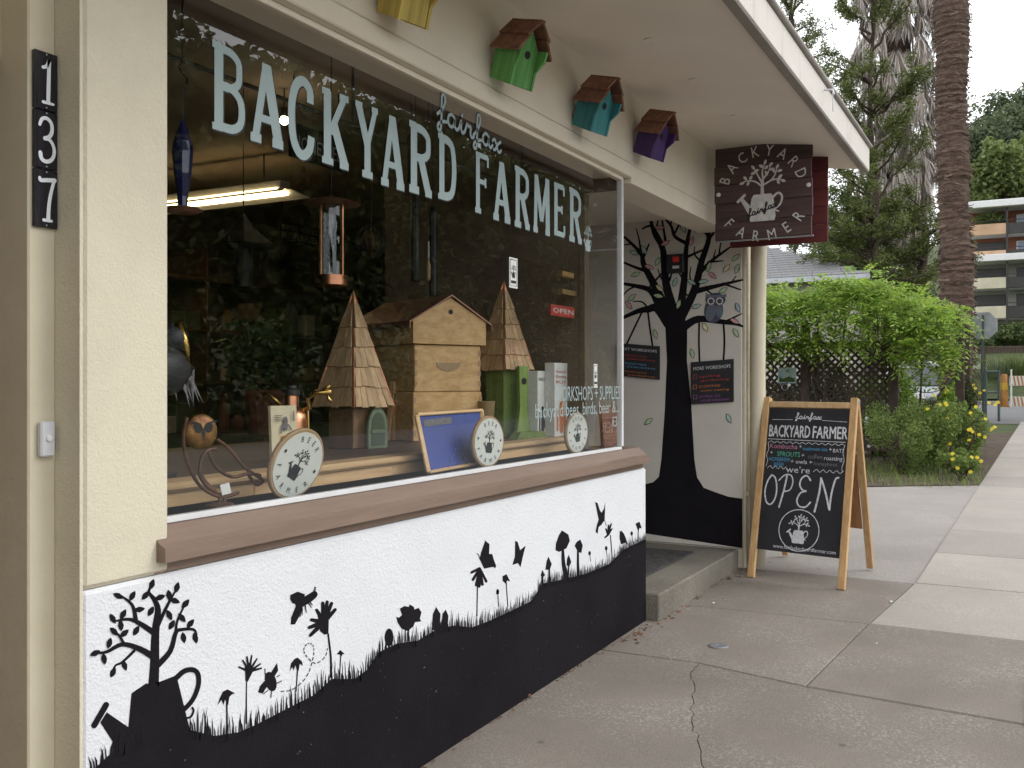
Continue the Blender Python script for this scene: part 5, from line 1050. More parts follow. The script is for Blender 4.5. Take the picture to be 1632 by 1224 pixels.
# ---- shop lights
M['tube_glow'] = mat('tube_glow', (.9,.85,.6), rough=.4, emit=(1,.74,.36), estr=7.0)
LX, LZ, LY0, LY1 = 5.2, 2.75, 2.68, 4.05
fx = thing('ceiling_light', 'lit fluorescent batten light glowing under the shop ceiling', 'light', (LX,3.3,LZ))
MB().bev((LX-.05,LY0,LZ+.02),(LX+.05,LY1,LZ+.075),.006).build('housing', M['white_metal'], fx)
for s in (-1,1):
    MB().tube([(LX+s*.05,LY0+.03,LZ),(LX+s*.05,LY1-.03,LZ)], .017, 10).build('tube', M['tube_glow'], fx)
    MB().prism([(LX+s*.03,LY0-.02,LZ+.018),(LX+s*.15,LY0-.10,LZ-.03),(LX+s*.15,LY1,LZ-.03),(LX+s*.03,LY1,LZ+.018)], (0,0,.004)).build('reflector', M['white_metal'], fx)
for y in (LY0+.2, LY1-.2): MB().tube([(LX,y,LZ+.075),(LX,y,3.03)], .006, 6).build('rod', M['iron'], fx)
M['bulb_glow'] = mat('bulb_glow', (1,.9,.7), rough=.3, emit=(1,.82,.5), estr=40)
bl_ = W(453,192,1.7); bu = thing('light_bulb', 'bare lit bulb hanging behind letter A', 'bulb', bl_)
MB().ball(bl_, .024, 12, 8).build('glass_globe', M['bulb_glow'], bu, True); MB().lathe([(.015,.02),(.016,.07)], bl_, 12).build('socket', M['iron'], bu); MB().tube([bl_+Vector((0,0,.07)),(bl_.x,bl_.y,3.03)], .004, 6).build('cord', M['iron'], bu)

# ---- dim shelves of stock along the rear
rr = random.Random(5)
sh_ = thing('stock_shelf', 'dark wooden shelving full of stock along the rear wall', 'shelf', (4.2,4.6,.2))
for z in (.5,.95,1.4,1.85,2.3): MB().bev((.2,4.45,z),(8.4,4.95,z+.03),.003).build('shelf_board', M['inner_floor'], sh_)
for x in (.2,2.2,4.2,6.2,8.37): MB().bev((x,4.46,.2),(x+.03,4.95,2.6),.003).build('upright', M['inner_floor'], sh_)
goods = [mat('goods_%d' % i, c, rough=.6) for i, c in enumerate([(.30,.24,.12),(.10,.13,.07),(.28,.1,.06),(.5,.47,.4),(.07,.09,.12),(.20,.13,.08)])]
ords = ['first','second','third','fourth','fifth','sixth','seventh','eighth','ninth','tenth']; nth = {}
kinds = ['tan','dark green','rust red','pale','slate blue','brown']; cnt = 0
for z in (.98,1.43,1.88):
    x = 1.6
    while x < 7.9:
        w = rr.uniform(.09,.22); h = rr.uniform(.12,.34); k = rr.randrange(6); y = rr.uniform(4.47,4.55)
        if rr.random() < .75:
            row = {.98:'lower',1.43:'middle',1.88:'upper'}[z]
            if rr.random() < .5:
                o = MB().bev((x,y,z+.001),(x+w,y+.15,z+h),.006).build('stock_box', goods[k])
                nth[(k,row,0)] = nth.get((k,row,0),-1)+1; tag(o, '%s %s box from the left on the %s dim rear shelf' % (ords[nth[(k,row,0)]], kinds[k], row), 'box', '%s boxes on the %s rear shelf' % (kinds[k], row))
            else:
                o = MB().lathe([(w*.4,0),(w*.42,.02),(w*.42,h*.7),(w*.25,h*.85),(w*.25,h)], (x+w/2,y+.1,z+.001), 12).build('stock_jar', goods[k], None, R(35))
                nth[(k,row,1)] = nth.get((k,row,1),-1)+1; tag(o, '%s %s jar from the left on the %s dim rear shelf' % (ords[nth[(k,row,1)]], kinds[k], row), 'jar', '%s jars on the %s rear shelf' % (kinds[k], row))
        x += w + rr.uniform(.03,.12)
# potted plants in the middle of the shop
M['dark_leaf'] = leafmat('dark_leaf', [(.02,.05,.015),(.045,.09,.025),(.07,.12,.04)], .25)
def leaves(name, cen, size, m, parent=None, asp=.5, up=.3, droop=0):
    """one mesh of leaf-shaped quads at the points cen (N x 3)"""
    cen = np.asarray(cen, float); n = len(cen); size = np.broadcast_to(np.asarray(size, float), (n,))
    d = RNG.normal(size=(n,3)); d[:,2] = d[:,2]*.7 - droop; d /= np.linalg.norm(d, axis=1)[:,None]
    nn = RNG.normal(size=(n,3)); nn[:,2] += up*2; s = np.cross(d, nn); s /= np.linalg.norm(s, axis=1)[:,None]+1e-9
    l = size[:,None]; v = np.stack([cen-d*l*.5, cen+s*l*asp*.5, cen+d*l*.5, cen-s*l*asp*.5], 1).reshape(-1,3)
    return quads(name, v, m, parent)
def quads(name, v, m, parent=None, k=4):
    n = len(v)//k; me = bpy.data.meshes.new(name); me.vertices.add(n*k); me.vertices.foreach_set('co', np.ascontiguousarray(v, dtype=np.float32).ravel())
    me.loops.add(n*k); me.polygons.add(n); me.loops.foreach_set('vertex_index', np.arange(n*k, dtype=np.int32)); me.polygons.foreach_set('loop_start', np.arange(0, n*k, k, dtype=np.int32))
    me.update(); me.validate(); me.materials.append(m); return link(me, name, parent)
def blob(c, r, n, shell=.55):
    """n points through an ellipsoid, crowding its outside"""
    d = RNG.normal(size=(n,3)); d /= np.linalg.norm(d, axis=1)[:,None]; t = (shell + (1-shell)*RNG.random(n))**.6
    return np.asarray(c) + d*t[:,None]*np.asarray(r)
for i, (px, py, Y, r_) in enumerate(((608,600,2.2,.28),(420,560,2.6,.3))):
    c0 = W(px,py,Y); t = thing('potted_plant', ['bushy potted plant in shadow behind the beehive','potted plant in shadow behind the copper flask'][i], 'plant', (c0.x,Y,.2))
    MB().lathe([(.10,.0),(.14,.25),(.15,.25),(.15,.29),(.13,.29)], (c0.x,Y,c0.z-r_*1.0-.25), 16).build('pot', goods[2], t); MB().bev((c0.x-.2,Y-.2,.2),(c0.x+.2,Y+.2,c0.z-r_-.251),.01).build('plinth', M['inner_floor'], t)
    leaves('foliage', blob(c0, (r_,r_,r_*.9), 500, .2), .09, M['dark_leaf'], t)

# ================================================================ THE STREET BEYOND
def bough(p0, p1, r0, r1, wob=.08, n=5):
    p0, p1 = Vector(p0), Vector(p1); L = (p1-p0).length
    return [p0.lerp(p1, i/n) + Vector((random.gauss(0,wob), random.gauss(0,wob), random.gauss(0,wob*.5)))*L*.35*(0 < i < n) for i in range(n+1)], [r0+(r1-r0)*i/n for i in range(n+1)]
M['bark'] = mat('bark', (.11,.08,.06), (.05,.037,.028), rough=.95, scale=9, stretch=(3,3,.6), bump=.8, bscale=18, bdist=.03)
M['palm_bark'] = mat('palm_bark', (.155,.10,.075), (.065,.042,.033), rough=.95, scale=7, stretch=(1,1,4), bump=.9, bscale=22, bdist=.03)
M['frond_dead'] = leafmat('frond_dead', [(.20,.165,.14),(.40,.35,.31),(.58,.54,.49),(.30,.24,.2),(.13,.10,.085)], .2, .8)
M['conifer'] = leafmat('conifer', [(.07,.10,.026),(.12,.155,.038),(.17,.195,.055),(.06,.08,.03)], .3)
M['wisteria'] = leafmat('wisteria', [(.07,.13,.02),(.18,.29,.04),(.28,.40,.06),(.38,.49,.10),(.15,.27,.03),(.23,.39,.05),(.42,.46,.13)], .52)
M['shrub_green'] = leafmat('shrub_green', [(.10,.16,.03),(.18,.26,.06),(.27,.34,.10),(.07,.12,.03)], .4)
M['broad_green'] = leafmat('broad_green', [(.045,.08,.022),(.08,.12,.034),(.12,.15,.05)], .35)
M['street_leaf'] = leafmat('street_leaf', [(.08,.10,.035),(.14,.16,.06),(.2,.2,.08)], .35)
M['hill_green'] = leafmat('hill_green', [(.10,.14,.045),(.16,.2,.065),(.22,.26,.09)], .4)
M['hill_dark'] = leafmat('hill_dark', [(.08,.11,.06),(.12,.15,.08),(.16,.19,.10)], .4)
M['yellow_petal'] = leafmat('yellow_petal', [(.75,.55,.02),(.85,.68,.05)], .3)

# ---- wisteria arbour on a lattice screen
AX = 15.6
M['lattice'] = mat('lattice', (.075,.05,.04), (.04,.027,.022), rough=.8, scale=6)
lat = thing('lattice_screen', 'brown diagonal lattice screen with posts under the wisteria', 'lattice', (AX,1.4,gz(AX)))
ly0, ly1, lz0, lz1 = -.06, 3.6, .42, 2.0
for y in (-.08, 1.22, 2.5, 3.7): MB().bev((AX-.05,y-.07,gz(AX)-.1),(AX+.05,y+.07,2.35),.006).build('post', M['lattice'], lat)
for z in (lz0, lz1): MB().bev((AX-.03,ly0,z-.05),(AX+.03,ly1,z+.05),.004).build('rail', M['lattice'], lat)
for s in (-1,1):
    c = -3.0
    while c < 6.5:       # lines y*s - z = c clipped to the panel
        P = []
        for y in (ly0, ly1):
            z = lz0 + (y-ly0)*s + c
            P.append((y, z))
        (ya, za), (yb, zb_) = P
        def clip(ya, za, yb, zb_):
            t0, t1 = 0, 1
            for lo, hi, a, b in ((lz0, lz1, za, zb_),):
                if abs(b-a) < 1e-6: continue
                u, v = sorted(((lo-a)/(b-a), (hi-a)/(b-a))); t0, t1 = max(t0,u), min(t1,v)
            return (t0, t1) if t1-t0 > .01 else None
        k = clip(ya, za, yb, zb_)
        if k:
            a = Vector((AX+.006*s, ya+(yb-ya)*k[0], za+(zb_-za)*k[0])); b = Vector((AX+.006*s, ya+(yb-ya)*k[1], za+(zb_-za)*k[1]))
            MB().beam(a, b, .038, .008, (1,0,0), .001).build('slat', M['lattice'], lat)
        c += .118
ar = thing('arbour', 'dark timber arbour frame carrying the wisteria', 'arbour', (AX+.6,0,gz(AX)))
for x, y in ((AX+.2,-.98),(AX+1.8,-.98),(AX+1.8,1.4)): MB().bev((x-.06,y-.06,gz(x)-.1),(x+.06,y+.06,2.3),.005).build('post', M['lattice'], ar)
for y in (-1.0,.4,1.8,3.2): MB().bev((AX-.5,y-.03,2.3),(AX+2.2,y+.03,2.42),.004).build('beam', M['lattice'], ar)
def pinnate(n, cfun, L0=.26, lf=.07, pairs=6, droop=.35):
    """compound leaves: paired leaflets along a drooping stalk"""
    c = cfun(n); out = []
    d = RNG.normal(size=(n,3)); d[:,0] -= .55; d[:,2] = d[:,2]*.35 - droop*.4; d /= np.linalg.norm(d, axis=1)[:,None]
    up = np.tile([0,0,1.], (n,1)) + RNG.normal(size=(n,3))*.25; s = np.cross(d, up); s /= np.linalg.norm(s, axis=1)[:,None]; L = L0*(.7+.6*RNG.random(n))
    for j in range(pairs):
        t = (j+.6)/pairs; p = c + d*(L*t)[:,None]; p[:,2] -= droop*L*t*t
        for sg in ((-1,1) if j < pairs-1 else (0,)):
            ld = d*.45 + s*sg*.9; ld[:,2] -= .25; ld /= np.linalg.norm(ld, axis=1)[:,None]; wd = np.cross(ld, np.cross(s, d)); wd /= np.linalg.norm(wd, axis=1)[:,None]+1e-9
            l = (lf*(.8+.4*RNG.random(n)))[:,None]; out.append(np.stack([p, p+ld*l*.45+wd*l*.2, p+ld*l, p+ld*l*.45-wd*l*.2], 1))
    return np.concatenate(out).reshape(-1,3)
def wist_c(n):
    """mounded sheet: top 3 m, front edge hanging, ragged to the street end"""
    y = RNG.uniform(-1.02, 4.2, n); top = 2.80 + .08*np.sin(y*1.4+.6) + .09*np.sin(y*3.7) + .06*np.sin(y*7.3+2) - .12*np.clip(y-1.6,0,2); end = np.clip((y+1.3)/1.25, .1, 1); top = 1.95 + (top-1.95)*np.sqrt(end)
    kind = RNG.random(n); x = np.where(kind < .55, AX-.55+RNG.normal(0,.16,n), AX+RNG.uniform(-.6,2.0,n)); low = np.where(y > 2.1, 1.8, 1.76) + .18*np.sin(y*2.3) + .1*np.sin(y*5+1)
    z = np.where(kind < .55, low+(top-low)*RNG.random(n)**.8, top+RNG.normal(0,.09,n)); x = x - .3*np.sin(np.clip((z-low)/(top-low+.01),0,1)*3.14)
    z = np.where(y < -.6, np.maximum(z, 1.8+.25*np.sin(y*9)), z)
    return np.stack([x,y,z],1)
wv = thing('wisteria', 'bright green wisteria canopy spilling over the lattice screen', 'climbing plant', (AX,.8,gz(AX)))
quads('foliage', pinnate(3300, wist_c, .30, .088), M['wisteria'], wv)
vi = MB()
for k in range(16):
    y = random.uniform(-.9,3.6); pth, rr_ = bough((AX+.1,y,gz(AX)),(AX-.2+random.uniform(-.3,.3),y+random.uniform(-.4,.4),2.5), .022,.012, .12); vi.tube(pth, rr_, 6)
vi.tube([(AX-.45,.85,2.0),(AX-.5,.84,1.5),(AX-.47,.86,.9),(AX-.46,.85,.5)], .006, 5); vi.build('vine_stem', M['bark'], wv)
tp = MB()
for k in range(26):
    c0 = wist_c(1)[0]; pth, rr_ = bough(c0, c0+np.array([random.uniform(-.3,-.05),random.uniform(-.3,.3),random.uniform(.05,.35)]), .005,.002,.2); tp.tube(pth, rr_, 4)
stuff(tp.build('tendril', M['bark'], wv))
ps = thing('picture_plaque', 'small blue landscape plaque fixed on the lattice screen', 'plaque', XP(1254,600,AX-.04))
a, b = XP(1240,586,AX-.04), XP(1269,611,AX-.04); M['plaque'] = mat('plaque', (.16,.33,.42), (.5,.55,.5), rough=.5, scale=9, stretch=(1,1,3))
MB().bev((AX-.05,b.y,b.z),(AX-.03,a.y,a.z),.003).build('plaque_board', M['plaque'], ps)
q = Paint(plane((AX-.0505,a.y,b.z),(0,-1,0),(0,0,1),(-1,0,0)), .001); w_ = a.y-b.y; h_ = a.z-b.z; q.poly([(0.02,.02),(w_-.02,.02),(w_-.02,h_*.3),(w_*.6,h_*.45),(w_*.3,h_*.3),(.02,h_*.42)]); q.build('plaque_picture', M['broad_green'], ps)
rg = XP(1251,617,AX-.04); rt_ = thing('metal_ring', 'small metal ring hanging beneath the blue plaque', 'ring', rg)
MB().tube([rg+Vector((0,math.cos(a_)*.05,math.sin(a_)*.05)) for a_ in [2*math.pi*i/16 for i in range(17)]], .008, 6, False).build('ring_band', M['galvanized'], rt_)
hoop = XP(1478,590,AX-.2); t = thing('hoop_trellis', 'large thin wire hoop leaning beside the lattice end post', 'hoop', hoop)
MB().tube([hoop+Vector((0,math.cos(a_)*.36,math.sin(a_)*.33)) for a_ in [2*math.pi*i/30 for i in range(31)]], .007, 5, False).build('hoop_wire', M['iron'], t)
gb = thing('green_letter_board', 'white board with green letter S behind the sandwich board', 'board', (8.6,.15,gz(8.6)))
s1 = XP(1216,676,8.6); s2 = XP(1232,705,8.6)
MB().bev((8.6,s2.y-.3,s2.z-.1),(8.63,s1.y+.35,s1.z),.004).build('board', M['paper'], gb); MB().bev((8.605,s2.y-.25,gz(8.6)),(8.625,s2.y-.21,s2.z-.101),.003).bev((8.605,s1.y+.25,gz(8.6)),(8.625,s1.y+.29,s2.z-.101),.003).build('stake', M['pine'], gb)
q = Paint(plane((8.5995,s1.y+.30,s2.z-.06),(0,-1,0),(0,0,1),(-1,0,0)), .001); q.text('PLANTS', .04, .03, .13, .60); q.build('letters', mat('green_letter', (.12,.32,.06), rough=.6), gb)

# ---- planting bed: shrubs with yellow daisies
def shrub(x, y, r, h, n, lab, m='shrub_green', size=.05, flowers=0, fl='yellow_petal', upright=False):
    t = thing('shrub', lab, 'shrub', (x,y,gz(x)), 'shrubs in the planting bed')
    if upright:
        b = RNG.normal(size=(n,2))*r*.45; hh_ = h*(.35+.65*RNG.random(n)); c = np.stack([x+b[:,0]*(1+.4*hh_/h), y+b[:,1]*(1+.4*hh_/h), gz(x)+hh_*np.exp(-((b**2).sum(1))/(r*r*1.3))],1)
    else:
        k = max(4, int(r*14)); sub = blob((x,y,gz(x)+h*.48), (r*.75,r*.75,h*.42), k, .3)
        c = np.concatenate([blob(q_, (r*.36,r*.36,h*.26), n//k, .3) for q_ in sub]); c[:,2] = np.maximum(c[:,2], gz(x)+.02)
    leaves('foliage', c, size*(.7+.6*RNG.random(len(c))), M[m], t, .42, .4)
    st_ = MB()
    for k in range(9):
        a_ = random.uniform(0,6.28); pth, rr_ = bough((x,y,gz(x)-.02),(x+math.cos(a_)*r*.6,y+math.sin(a_)*r*.6,gz(x)+h*random.uniform(.5,.85)),.012,.004,.15,4); st_.tube(pth, rr_, 5)
    st_.build('stem', M['bark'], t)
    if flowers:
        f = MB()
        for k in range(flowers):
            a_ = random.uniform(math.pi*.75, math.pi*1.6); rad = r*random.uniform(.7,1.05); c0 = Vector((x+math.cos(a_)*rad, y+math.sin(a_)*rad, gz(x)+h*random.uniform(.3,.95))); pr = .023
            u, v, n_ = frame_from((-.8+random.uniform(-.4,.4), random.uniform(-.6,.3), .5))
            for j in range(9):
                w1, w2 = 2*math.pi*j/9, 2*math.pi*(j+.7)/9; f.add([c0, c0+(u*math.cos(w1)+v*math.sin(w1))*pr, c0+(u*math.cos((w1+w2)/2)+v*math.sin((w1+w2)/2))*pr*1.12, c0+(u*math.cos(w2)+v*math.sin(w2))*pr], [(0,1,2,3)])
        f.build('blossom', M[fl], t)
shrub(14.1,-.35,.62,1.05,9000,'loose green shrub with fine leaves right of the sandwich board', size=.036)
shrub(14.6,-1.0,.6,1.12,8000,'leafy shrub dotted with yellow daisies at the pavement edge','shrub_green',.055,22)
shrub(13.6,-1.12,.3,.42,2600,'low green tuft at the corner of the bed','shrub_green',.04,7)
shrub(14.3,.55,.5,.8,6000,'green shrub with small white flowers behind sandwich board','shrub_green',.038,22,'chalk_white')
shrub(14.0,1.5,.5,.7,4000,'green shrub low against the lattice behind downpipe','shrub_green',.045)
shrub(16.2,-.75,.5,1.25,5000,'yellow green shrub between lattice end and palm','wisteria',.055,10)
shrub(17.6,-.95,.45,1.35,4500,'dark shrub around the foot of the palm trunk','broad_green',.06,6)
shrub(18.8,-.5,.6,1.2,4500,'dark green shrub behind the palm foot','broad_green',.07)
shrub(17.2,1.4,1.0,1.7,5000,'dark hedge-like shrub seen through the lattice','broad_green',.10)
shrub(17.4,3.2,1.1,1.8,5000,'dark shrub behind the lattice near the downpipe','broad_green',.10)
shrub(17.0,.2,.7,1.3,4000,'yellow green shrub seen through the lattice end','wisteria',.08)
gr = RNG.uniform([12.4,-1.4],[15.5,2.2],(2600,2)); gr = gr[(gr[:,0] > 12.75+ .25*np.sin(gr[:,1]*3)) & (gr[:,1] > -1.36)]
gv = []
for x, y in gr:
    a_ = random.uniform(0,6.28); h = random.uniform(.03,.14); w = .006; gv += [(x-w,y,gz(x)-.01),(x+w*.2,y-w,gz(x)-.01),(x+math.cos(a_)*h*.5,y+math.sin(a_)*h*.5,gz(x)+h)]
stuff(tag(quads('ground_grass', np.array(gv), M['shrub_green'], None, 3), 'thin grass and weeds along edge of planting bed', 'grass'))

# ---- palm with bare trunk
PX = 20.0
def palm_trunk(t, x, y, r, z1, bulge):
    z0 = gz(x)-.1; n = int((z1-z0)/.11); path = []; rs = []
    for i in range(n*2+1):
        z = z0+(z1-z0)*i/(2*n); w = .03*math.sin(z*1.3)+.02*math.sin(z*3.1); path.append((x+w, y+w*.6+.045*(z-1.5)*.35, z)); rs.append(r*(1+.05*(i % 2)+random.uniform(-.06,.06)+.05*math.sin(z*2.3+1)+.04*math.sin(z*.9)+bulge*math.exp(-((z-.5)/.7)**2)))
    MB().tube(path, rs, 22).build('trunk', M['palm_bark'], t)
    v = []
    for i in range(3200):
        z = random.uniform(z0+.3, z1-.1); k = min(int((z-z0)/(z1-z0)*2*n), 2*n-1); p = Vector(path[k]); a_ = random.uniform(0,6.28); rr_ = rs[k]*1.03; o_ = Vector((math.cos(a_), math.sin(a_), 0)); tn = Vector((-math.sin(a_), math.cos(a_), 0))
        c0 = Vector((p.x, p.y, z))+o_*rr_; l = random.uniform(.06,.2); w = random.uniform(.008,.02); e = c0 + tn*l*random.choice((-1,1))+o_*random.uniform(-.01,.035)-Vector((0,0,random.uniform(-.01,.07)))
        v += [c0-Vector((0,0,w)), c0+Vector((0,0,w))+o_*.012, e+Vector((0,0,w*.5)), e-Vector((0,0,w*.5))]
    quads('bark_fibre', np.array([tuple(p) for p in v]), M['palm_fibre'], t)
M['palm_fibre'] = leafmat('palm_fibre', [(.11,.068,.05),(.19,.125,.095),(.06,.04,.03),(.26,.19,.15)], .05, .9)
yp = XP(1514,400,PX).y
p1_ = thing('palm_tree', 'palm with bare brown fibrous trunk rising past the wisteria', 'palm', (PX,yp,gz(PX)))
palm_trunk(p1_, PX, yp-.12, .275, 13.5, .25)
def palm_crown(t, c0, L, n, m):
    v = []
    for k in range(n):
        a_ = 2*math.pi*k/n + random.uniform(-.1,.1); el = random.uniform(-.5,1.2); d = Vector((math.cos(a_)*math.cos(el), math.sin(a_)*math.cos(el), math.sin(el))); e = Vector(c0)+d*L*.55
        sd_ = d.cross(Vector((0,0,1))).normalized(); w0 = Vector(c0); v += [tuple(w0-sd_*.02), tuple(w0+sd_*.02), tuple(e+sd_*.02), tuple(e-sd_*.02)]
        for j in range(22):
            b = -1.5+3*j/21; dd = (d*math.cos(b)+sd_*math.sin(b)).normalized(); tip = e+dd*L*.5-Vector((0,0,.12)); mid = e+dd*L*.25; ww = sd_.cross(dd)*.0+dd.cross(Vector((0,0,1))).normalized()*.035; v += [tuple(e), tuple(mid+ww), tuple(tip), tuple(mid-ww)]
    quads('crown', np.array(v), m, t)
palm_crown(p1_, (PX,yp+.15,13.5), 1.9, 40, M['broad_green'])
# ---- palm wearing a skirt of dead fronds
QX = 31.0; yq = XP(1425,200,QX).y; KQ = 1.27
p2_ = thing('palm_tree', 'palm with shaggy grey skirt of dead hanging fronds', 'palm', (QX,yq,gz(QX)))
MB().tube([(QX,yq,gz(QX)),(QX,yq-.05,6),(QX,yq,18)], [.55,.46,.42], 14).build('trunk', M['palm_bark'], p2_)
def skirt_r(z): return float(np.interp(z, [4.4,5.6,7.2,9.7,12.2,16,18.5], [.42,.72,1.12,1.42,1.45,1.3,1.0]))
v = []
for i in range(560):                      # each dead frond a hanging fan of blades
    zc = random.uniform(5.0,18.2); ac_ = random.uniform(1.4,5.4) if i % 4 else random.uniform(0,6.28); rc = skirt_r(zc)*random.uniform(.62,1.12); nb_ = random.randint(26,44); spread = random.uniform(.10,.26); ln = random.uniform(.7,1.35)
    o_ = Vector((math.cos(ac_), math.sin(ac_), 0)); tn = Vector((-math.sin(ac_), math.cos(ac_), 0)); b0 = Vector((QX,yq,zc))+o_*rc*.8; sw = random.uniform(-.2,.2)
    for j in range(nb_):
        f = random.uniform(-1,1); l = ln*random.uniform(.6,1.05)*(1-.25*abs(f)); w = random.uniform(.012,.03); s0_ = b0+tn*f*spread*.35+Vector((0,0,random.uniform(-.12,.05))); e = s0_+o_*random.uniform(.0,.28)+tn*(f*spread*1.5+sw)-Vector((0,0,l)); mid = s0_.lerp(e,.5)+o_*.08; v += [tuple(s0_), tuple(mid+tn*w), tuple(e), tuple(mid-tn*w)]
quads('frond_skirt', np.array(v), M['frond_dead'], p2_); palm_crown(p2_, (QX,yq,18.4), 2.6, 40, M['broad_green'])

# ---- cypress in front of it
def conifer(x, y, limbs, lab, zt, k, spray=60, tr0=.2):
    """limbs: height, bearing, length, rise; k scales the tree about eye level"""
    t = thing('cypress_tree', lab, 'tree', (x,y,gz(x)), 'cypress trees'); Z = lambda z: 1.41+(z-1.41)*k
    pth, rr_ = bough((x,y,gz(x)-.1),(x+.1,y-.05,Z(zt)),tr0*k,.02*k,.02,8); tr = MB().tube(pth, rr_, 9); cen = []
    for lz, a_, L, up in limbs:
        p = Vector((x,y,Z(lz))); d = Vector((math.cos(a_),math.sin(a_),up))*k; bp_, br_ = bough(p, p+d*L, .03*k,.008*k,.12,5); tr.tube(bp_, br_, 5)
        for tw in range(max(3, int(L*9))):          # side twigs, each a dense flat tuft
            f = random.uniform(.3,1.0); b0 = p+d*L*f; td = (d.normalized()*.7+Vector((random.gauss(0,.55),random.gauss(0,.55),random.uniform(-.25,.75)))).normalized(); tl = random.uniform(.16,.42)*k; tr.tube([b0, b0+td*tl], [.006*k,.003*k], 4)
            for s in range(int(spray*tl/k)+4):
                g = random.random()**.7; c0 = b0+td*tl*g*1.1; sp = .065*k*(1.1-.5*g); cen.append((c0.x+random.gauss(0,sp), c0.y+random.gauss(0,sp), c0.z+random.gauss(0,sp*.75)))
    cen = np.array(cen); cen = np.concatenate([cen + RNG.normal(0,.03*k,cen.shape) for _ in range(4)])
    tr.build('trunk', M['bark'], t); leaves('crown', cen, 0.066*k*(.6+.8*RNG.random(len(cen))), M['conifer'], t, .3, .1)
    return t
rr2 = random.Random(3)
U = rr2.uniform
conifer(27, XP(1388,300,27).y, [(U(2.6,4.6), U(0,6.28), U(.55,1.2), U(.1,.6)) for _ in range(46)] + [(U(4.6,8.4), U(1.0,4.9), U(.45,.95), U(.4,1.2)) for _ in range(30)], 'dark feathery cypress growing in front of the skirted palm', 9.2, 1.46, 80, .09)
conifer(35, XP(1262,150,35).y, [(U(5.6,9.5), U(0,6.28), U(.5,1.5), U(.3,1.1)) for _ in range(32)], 'thin open cypress seen against the sky above the eave', 10, 1.75, 34, .05)
conifer(34, XP(1350,420,34).y, [(U(2.0,4.7), U(0,6.28), U(.5,1.2), U(.0,.4)) for _ in range(34)], 'low dense cypress standing behind the grey shingled roof', 5.4, 1.8)
conifer(28.5, XP(1468,440,28.5).y, [(U(1.6,4.4), U(0,6.28), U(.5,1.1), U(.0,.5)) for _ in range(36)], 'dark cypress mass between the two palm trunks', 5.2, 1.5)

# ---- neighbouring house with hipped shingle roof
hs_ = thing('neighbour_house', 'low house with grey hipped shingle roof behind the wisteria', 'house', (29,6,gz(28)))
E0 = XP(1386,436,25); ez = E0.z; hx0, hx1, hy0, hy1 = 25.0, 33.0, E0.y, 13.0; rx = 29.0; rz = ez+1.55; ry0, ry1 = hy0+4.0, hy1-4
M['siding'] = mat('siding', (.42,.40,.35), rough=.7, scale=3); M['roof_shingle'] = mat('roof_shingle', (.27,.265,.265), (.18,.178,.18), rough=.9, scale=14, bump=.3, bscale=90)
MB().box((hx0+.4,hy0+.4,0),(hx1-.4,hy1-.4,ez-.05)).build('wall', M['siding'], hs_)
rf = MB().add([(hx0,hy0,ez),(hx1,hy0,ez),(hx1,hy1,ez),(hx0,hy1,ez),(rx,ry0,rz),(rx,ry1,rz)], [(3,2,1,0),(0,1,4),(1,2,5,4),(2,3,5),(3,0,4,5)]).build('roof', M['roof_shingle'], hs_)
MB().bev((hx0-.08,hy0-.02,ez-.14),(hx0-.005,hy1,ez-.0),.01).build('gutter', M['galvanized'], hs_)
rws = 17; sl_l = math.hypot(rx-hx0, rz-ez); dx_, dz_ = (rx-hx0)/rws, (rz-ez)/rws; shm = {}
nrm = Vector((-(rz-ez),0,rx-hx0)).normalized(); cnt = 0
tmpl = MB(); tmpl.bev((-.0,-.148,0),(1.12,.148,.02),.003)
upv = Vector((dx_,0,dz_)); me_t = None
for r_ in range(rws):
    y = hy0 + 4.0*r_/rws + (.15 if r_ % 2 else 0) + .16
    while y < min(hy0+6.2, hy1) and cnt < 295:
        b = Vector((hx0, y, ez)) + upv*r_ - nrm*.002
        if me_t is None:
            o = MB().add([upv*v[0] + Vector((0,v[1],0)) + nrm*(v[2]+.012*(1-v[0])) for v in tmpl.v], tmpl.f).build('shingle', M['roof_shingle'], rf); me_t = o.data
        else: o = link(me_t, 'shingle', rf)
        o.location = b; cnt += 1; y += .305

# ---- parked car behind the lattice, seen from the rear
car = thing('parked_car', 'silver hatchback parked beyond the lattice beside the palm', 'car', (27,-.4,gz(27)))
CXp, cy0, cy1 = 24.6, XP(1514,620,24.6).y, XP(1404,620,24.6).y; g0 = gz(25); cm = (cy0+cy1)/2; cw_ = (cy1-cy0)/2
M['car_paint'] = mat('car_paint', (.34,.35,.37), rough=.25, metal=.6, coat=.8, var=.06); M['car_glass'] = mat('car_glass', (.06,.07,.08), rough=.05, coat=.5); M['tail_red'] = mat('tail_red', (.55,.02,.015), rough=.15, coat=.5); M['tyre'] = mat('tyre', (.02,.02,.02), rough=.9)
prof = [(0,.35),(-.02,.75),(.05,1.0),(.35,1.5),(.7,1.62),(2.2,1.6),(2.9,1.1),(3.9,.95),(4.15,.7),(4.15,.32),(.05,.28)]
def carbody(sc, name, m):
    b = MB(); n = len(prof)
    for f, y in ((.90,cm-cw_),(1,cm-cw_*.94),(1,cm+cw_*.94),(.90,cm+cw_)):
        for x, z in prof: b.v.append((CXp+x*(1 if f == 1 else .985)+.02, y if z < 1.05 else cm+(y-cm)*.86, g0+z))
    for i in range(3):
        for k in range(n): b.f.append((i*n+k, i*n+(k+1) % n, (i+1)*n+(k+1) % n, (i+1)*n+k))
    b.f += [tuple(range(n)), tuple(range(3*n,4*n))]; return b.build(name, m, car, R(35))
carbody(1, 'body', M['car_paint'])
